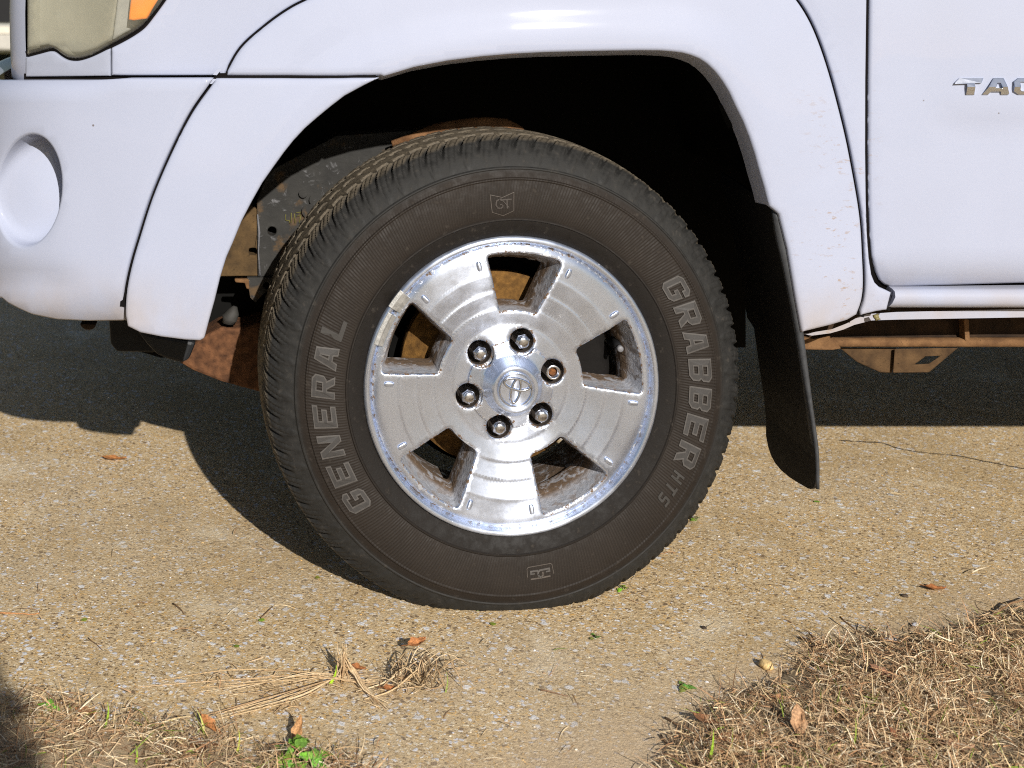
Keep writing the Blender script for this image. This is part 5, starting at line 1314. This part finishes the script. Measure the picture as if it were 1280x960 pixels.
# green things
def weed(pos, n, r, label, hgt=0.02, name='weed_plant', size=0.012, col=(0.17, 0.32, 0.045), seed=1):
    root = empty(name, (float(pos[0]), float(pos[1]), float(pos[2]))); tag(root, label, 'weed', 'green weeds'); rg = random.Random(seed)
    first = {}
    for i in range(n):
        a = rg.random()*6.28; d = r*math.sqrt(rg.random()); h = hgt*(1.05 - d/r*0.7)*rg.uniform(0.7, 1.1)
        c = Vector((d*math.cos(a), d*math.sin(a), h)); s = size*rg.uniform(0.7, 1.2); tl = rg.uniform(0.1, 0.7)
        mb = MB(); V = [(0, 0, 0)]; m = 12
        for k in range(m):                                      # lobed leaf blade
            q = 2*math.pi*k/m; rr_ = s*(0.62 + 0.16*math.cos(3*q) + 0.10*math.cos(5*q+1)); V.append((rr_*math.cos(q), rr_*math.sin(q), 0.18*rr_*math.cos(2*q)))
        Mx = Matrix.Rotation(a, 3, 'Z') @ Matrix.Rotation(tl, 3, 'Y')
        mb.add([tuple(Mx @ Vector(v) + c) for v in V], [(0, 1+k, 1+(k+1) % m) for k in range(m)], 0, True)
        cc = tuple(x*rg.uniform(0.75, 1.25) for x in col)
        lf = link_mesh('leaf', mb.v, mb.f, LEAFM, root, True, None, col_attr(len(mb.v), cc))
        mb = MB(); mb.tube([(0, 0, 0), tuple(c*0.6 + Vector((0, 0, -0.002))), tuple(c)], 0.0007, 5)
        link_mesh('stem', mb.v, mb.f, LEAFM, lf, True, None, col_attr(len(mb.v), (0.16,0.22,0.05)))
    return root
weed(G(376,951), 30, 0.032, 'leafy green weed at the bottom edge left of centre', 0.026, seed=3)
weed(G(61,887), 6, 0.014, 'small green weed at the rim of the shadow in the lower left corner', 0.014, size=0.009, seed=4)
weed(G(858,861), 6, 0.012, 'small green sprout on sand left of the right verge', 0.008, size=0.008, col=(0.14,0.24,0.04), seed=5)
weed(G(239,941), 4, 0.012, 'tiny green sprout in dry grass left of the leafy weed', 0.010, size=0.008, col=(0.22,0.30,0.05), seed=6)
weed(G(778,737), 4, 0.010, 'tiny yellow green sprout right under the tyre edge', 0.007, size=0.007, col=(0.24,0.34,0.03), seed=7)
weed(G(742,798), 4, 0.010, 'tiny dull green sprout on the concrete below the tyre', 0.005, size=0.006, col=(0.14,0.20,0.04), seed=8)
weed(G(870,651), 4, 0.010, 'tiny green sprout at the rear foot of the tyre', 0.008, size=0.006, col=(0.18,0.26,0.04), seed=9)
for k, (a, b, w_) in enumerate(((616,781,'just below the front middle of the tyre'),(596,763,'touching the tyre at its lowest point'),(327,776,'beside the thin slanting twig left of the tyre'),(296,809,'midway between straw stems and tyre shadow'),(397,723,'at the rim of the tyre shadow'),(105,776,'in the left foreground above the litter'),(1021,628,'right under the tip of the mud flap'))):
    rg2 = random.Random(k)
    mb = MB(); V = [(0, 0, 0.0022)] + [(0.0050*(0.8+0.4*rg2.random())*math.cos(q), 0.0050*(0.8+0.4*rg2.random())*math.sin(q), 0.0010+0.0016*rg2.random()) for q in np.linspace(0, 6.28, 9)[:-1]]
    mb.add(V, [(0, 1+i, 1+(i+1) % 8) for i in range(8)], 0, True)
    o = link_mesh('moss_speck', mb.v, mb.f, LEAFM, None, True, None, col_attr(len(mb.v), (0.15+0.1*rg2.random(), 0.24+0.06*rg2.random(), 0.03))); o.location = tuple(G(a, b))
    tag(o, 'tiny green speck of moss ' + w_, 'moss', 'moss specks on the concrete')
def green_blade(base, tip, h, w, label, col=(0.24, 0.36, 0.03)):
    b = G(*base); t = b + np.array(((tip[0]-base[0])/F*(b[1]-CY), 0.004, h)); n = 9; V = []
    for i in range(n+1):
        s = i/n; p = b + (t-b)*s + np.array((0.006*math.sin(s*2.2), 0.0, 0.0)); ww = w*(1-s**1.6)
        V += [(p[0]-ww, p[1], p[2]), (p[0], p[1]+ww*0.7, p[2]), (p[0]+ww, p[1], p[2])]
    o = link_mesh('green_grass', V, [(i*3+j, i*3+j+1, (i+1)*3+j+1, (i+1)*3+j) for i in range(n) for j in range(2)], LEAFM, None, True, None, col_attr(len(V), col))
    return tag(o, label, 'grass blade', 'green grass blades')
green_blade((883,962), (888,923), 0.050, 0.0026, 'bright green blade at the lower left corner of the right verge')
green_blade((1064,948), (1066,908), 0.052, 0.0016, 'thin upright green blade in the middle of the right verge', (0.26,0.34,0.05))
green_blade((994,916), (994,896), 0.028, 0.0012, 'short green blade just above the propped tan leaf')
green_blade((131,910), (129,884), 0.034, 0.0018, 'green blade standing left in the sparse lower left grass')
green_blade((255,918), (240,893), 0.032, 0.0018, 'pale green blade leaning left beside the orange brown leaf', (0.42,0.42,0.12))
green_blade((295,945), (293,920), 0.034, 0.0016, 'yellow green blade just left of the leafy weed', (0.36,0.38,0.05))
green_blade((168,962), (164,940), 0.030, 0.0016, 'green blade at the bottom edge below the lower left grass')
green_blade((413,855), (416,836), 0.026, 0.0022, 'bright green blade at the foot of the upright straw tuft', (0.30,0.46,0.02))
green_blade((557,866), (553,842), 0.030, 0.0010, 'thin green blade at the right end of the straw heap', (0.20,0.26,0.05))
GT_ = empty('grass_tuft', tuple(G(1212, 892))); tag(GT_, 'small tuft of green grass blades growing inside the right verge', 'grass tuft')
for k, (a, b, c, h) in enumerate(((1205,893,1222,.022),(1215,890,1240,.020),(1222,896,1254,.018),(1206,886,1200,.026),(1230,888,1262,.024),(1198,894,1215,.014))):
    gb = green_blade((a, b), (c, 0), h, 0.0013, None, (0.17,0.25,0.05)); gb.parent = GT_; gb.location = -GT_.location
    for kk_ in ('category', 'group'): del gb[kk_]

# unseen foliage added behind the camera only to cast the lower left corner shadow
shadow_bush = empty('shadow_caster', (-0.41, -3.12, 0.0)); tag(shadow_bush, 'stand-in foliage added behind the camera to cast the lower left corner shadow', 'shadow_bush')
rg = np.random.default_rng(31); V, Fq = [], []
nb = 9000; c = np.zeros((nb, 3)); a = rg.random(nb)*6.28; rr_ = np.sqrt(rg.random(nb)); hh = rg.random(nb)
wb = 0.35*np.sqrt(np.clip(1-np.abs(2*hh-0.9)**2.6*0.55, 0.02, 1))*np.where(hh > .9, np.sqrt(np.clip((1-hh)/.1, 0, 1)), 1); c[:, 0] = wb*rr_*np.cos(a); c[:, 1] = wb*rr_*np.sin(a); c[:, 2] = 0.02 + 1.58*hh
for i in range(nb):
    s = rg.uniform(.022, .042); q = Matrix.Rotation(rg.random()*6.28, 3, 'Z') @ Matrix.Rotation(rg.normal(0, .7), 3, 'X')
    b = len(V)
    V += [tuple(q @ Vector(v) + Vector(c[i])) for v in ((-s, 0, 0), (0, -s*.45, .003), (s, 0, 0), (0, s*.45, .003))]; Fq.append((b, b+1, b+2, b+3))
tag(link_mesh('leaves', V, Fq, LEAFM, shadow_bush, False, None, col_attr(len(V), (0.07, 0.12, 0.03))), kind='stuff')
mb = MB()
for i in range(9):
    t = i*0.7; mb.tube([(0, 0, 0), (0.10*math.cos(t), 0.10*math.sin(t), 0.6), (0.2*math.cos(t), 0.2*math.sin(t), 1.3)], [.016, .010, .004], 6)
mb.build('branches', [mat_simple('bark', (0.10, 0.07, 0.045), 0.9)], shadow_bush)

# ------------------------------------------------------------------ the car far behind on the grass
car = empty('parked_car', (-3.12, 11.9, -0.03)); tag(car, 'silver car parked on grass far behind the truck nose', 'car')
SILV = mat_simple('silver_paint', (0.36, 0.37, 0.35), 0.35, 0.2, 0.05, 10, 0.0, 0.001, False, 0.5)
def cs_loft(name, secs, mat, parent, smooth=True):
    mb = MB(); m = len(secs[0]); V = [q for s in secs for q in s]
    mb.add(V, [(i*m+j, i*m+(j+1) % m, (i+1)*m+(j+1) % m, (i+1)*m+j) for i in range(len(secs)-1) for j in range(m)] + [tuple(range(m))[::-1], tuple(range((len(secs)-1)*m, len(secs)*m))], 0, smooth)
    return mb.build(name, [mat], parent, True)
def carsec(y, w, z0, z1): return [(-w*.92, y, z0), (-w, y, z0+.12), (-w, y, z1-.12), (-w*.93, y, z1), (w*.93, y, z1), (w, y, z1-.12), (w, y, z0+.12), (w*.92, y, z0)]
cs_loft('body', [carsec(y, w, a, b) for y, w, a, b in ((0.0,.78,.20,.60),(0.08,.86,.18,.72),(0.5,.90,.18,.82),(1.2,.91,.18,.92),(3.6,.91,.18,.96),(4.3,.88,.2,.92),(4.5,.80,.26,.80))], SILV, car, False)
cs_loft('cabin', [carsec(y, w, .90, b) for y, w, b in ((1.15,.80,.93),(1.9,.70,1.42),(3.2,.68,1.44),(4.0,.74,.96))], GLASS, car, False)
mb = MB(); mb.box((-.55, -.03, .50), (.55, .10, .76)); mb.build('grille', [PLASTIC], car)
mb = MB(); mb.box((-.80, -.07, .22), (.80, .10, .47)); bevel(mb.build('bumper', [mat_simple('silver_bumper', (0.42, 0.40, 0.36), 0.45)], car), .03, 3)
mb = MB(); mb.box((-.27, -.085, .39), (.27, -.068, .46)); mb.build('number_plate', [mat_simple('plate', (0.60, 0.55, 0.46), 0.5)], car)
for s in (-1, 1):
    mb = MB(); mb.box((s*.70-.12, -.02, .52), (s*.70+.12, .12, .68)); bevel(mb.build('headlight', [SILVERBOWL], car), .03, 2)
    for y in (0.85, 3.55):
        mb = MB(); mb.lathe([(.10,-.02),(.19,-.01),(.20,-.03),(.31,-.03),(.33,0.0),(.33,.18),(.2,.2)], 40)
        w_ = mb.build('wheel', [PLASTIC], car); w_.location = (s*.90, y, .33); w_.rotation_euler = (0, 0, R(90)*(-s) + (math.pi if False else 0)); w_.location.x = s*.93
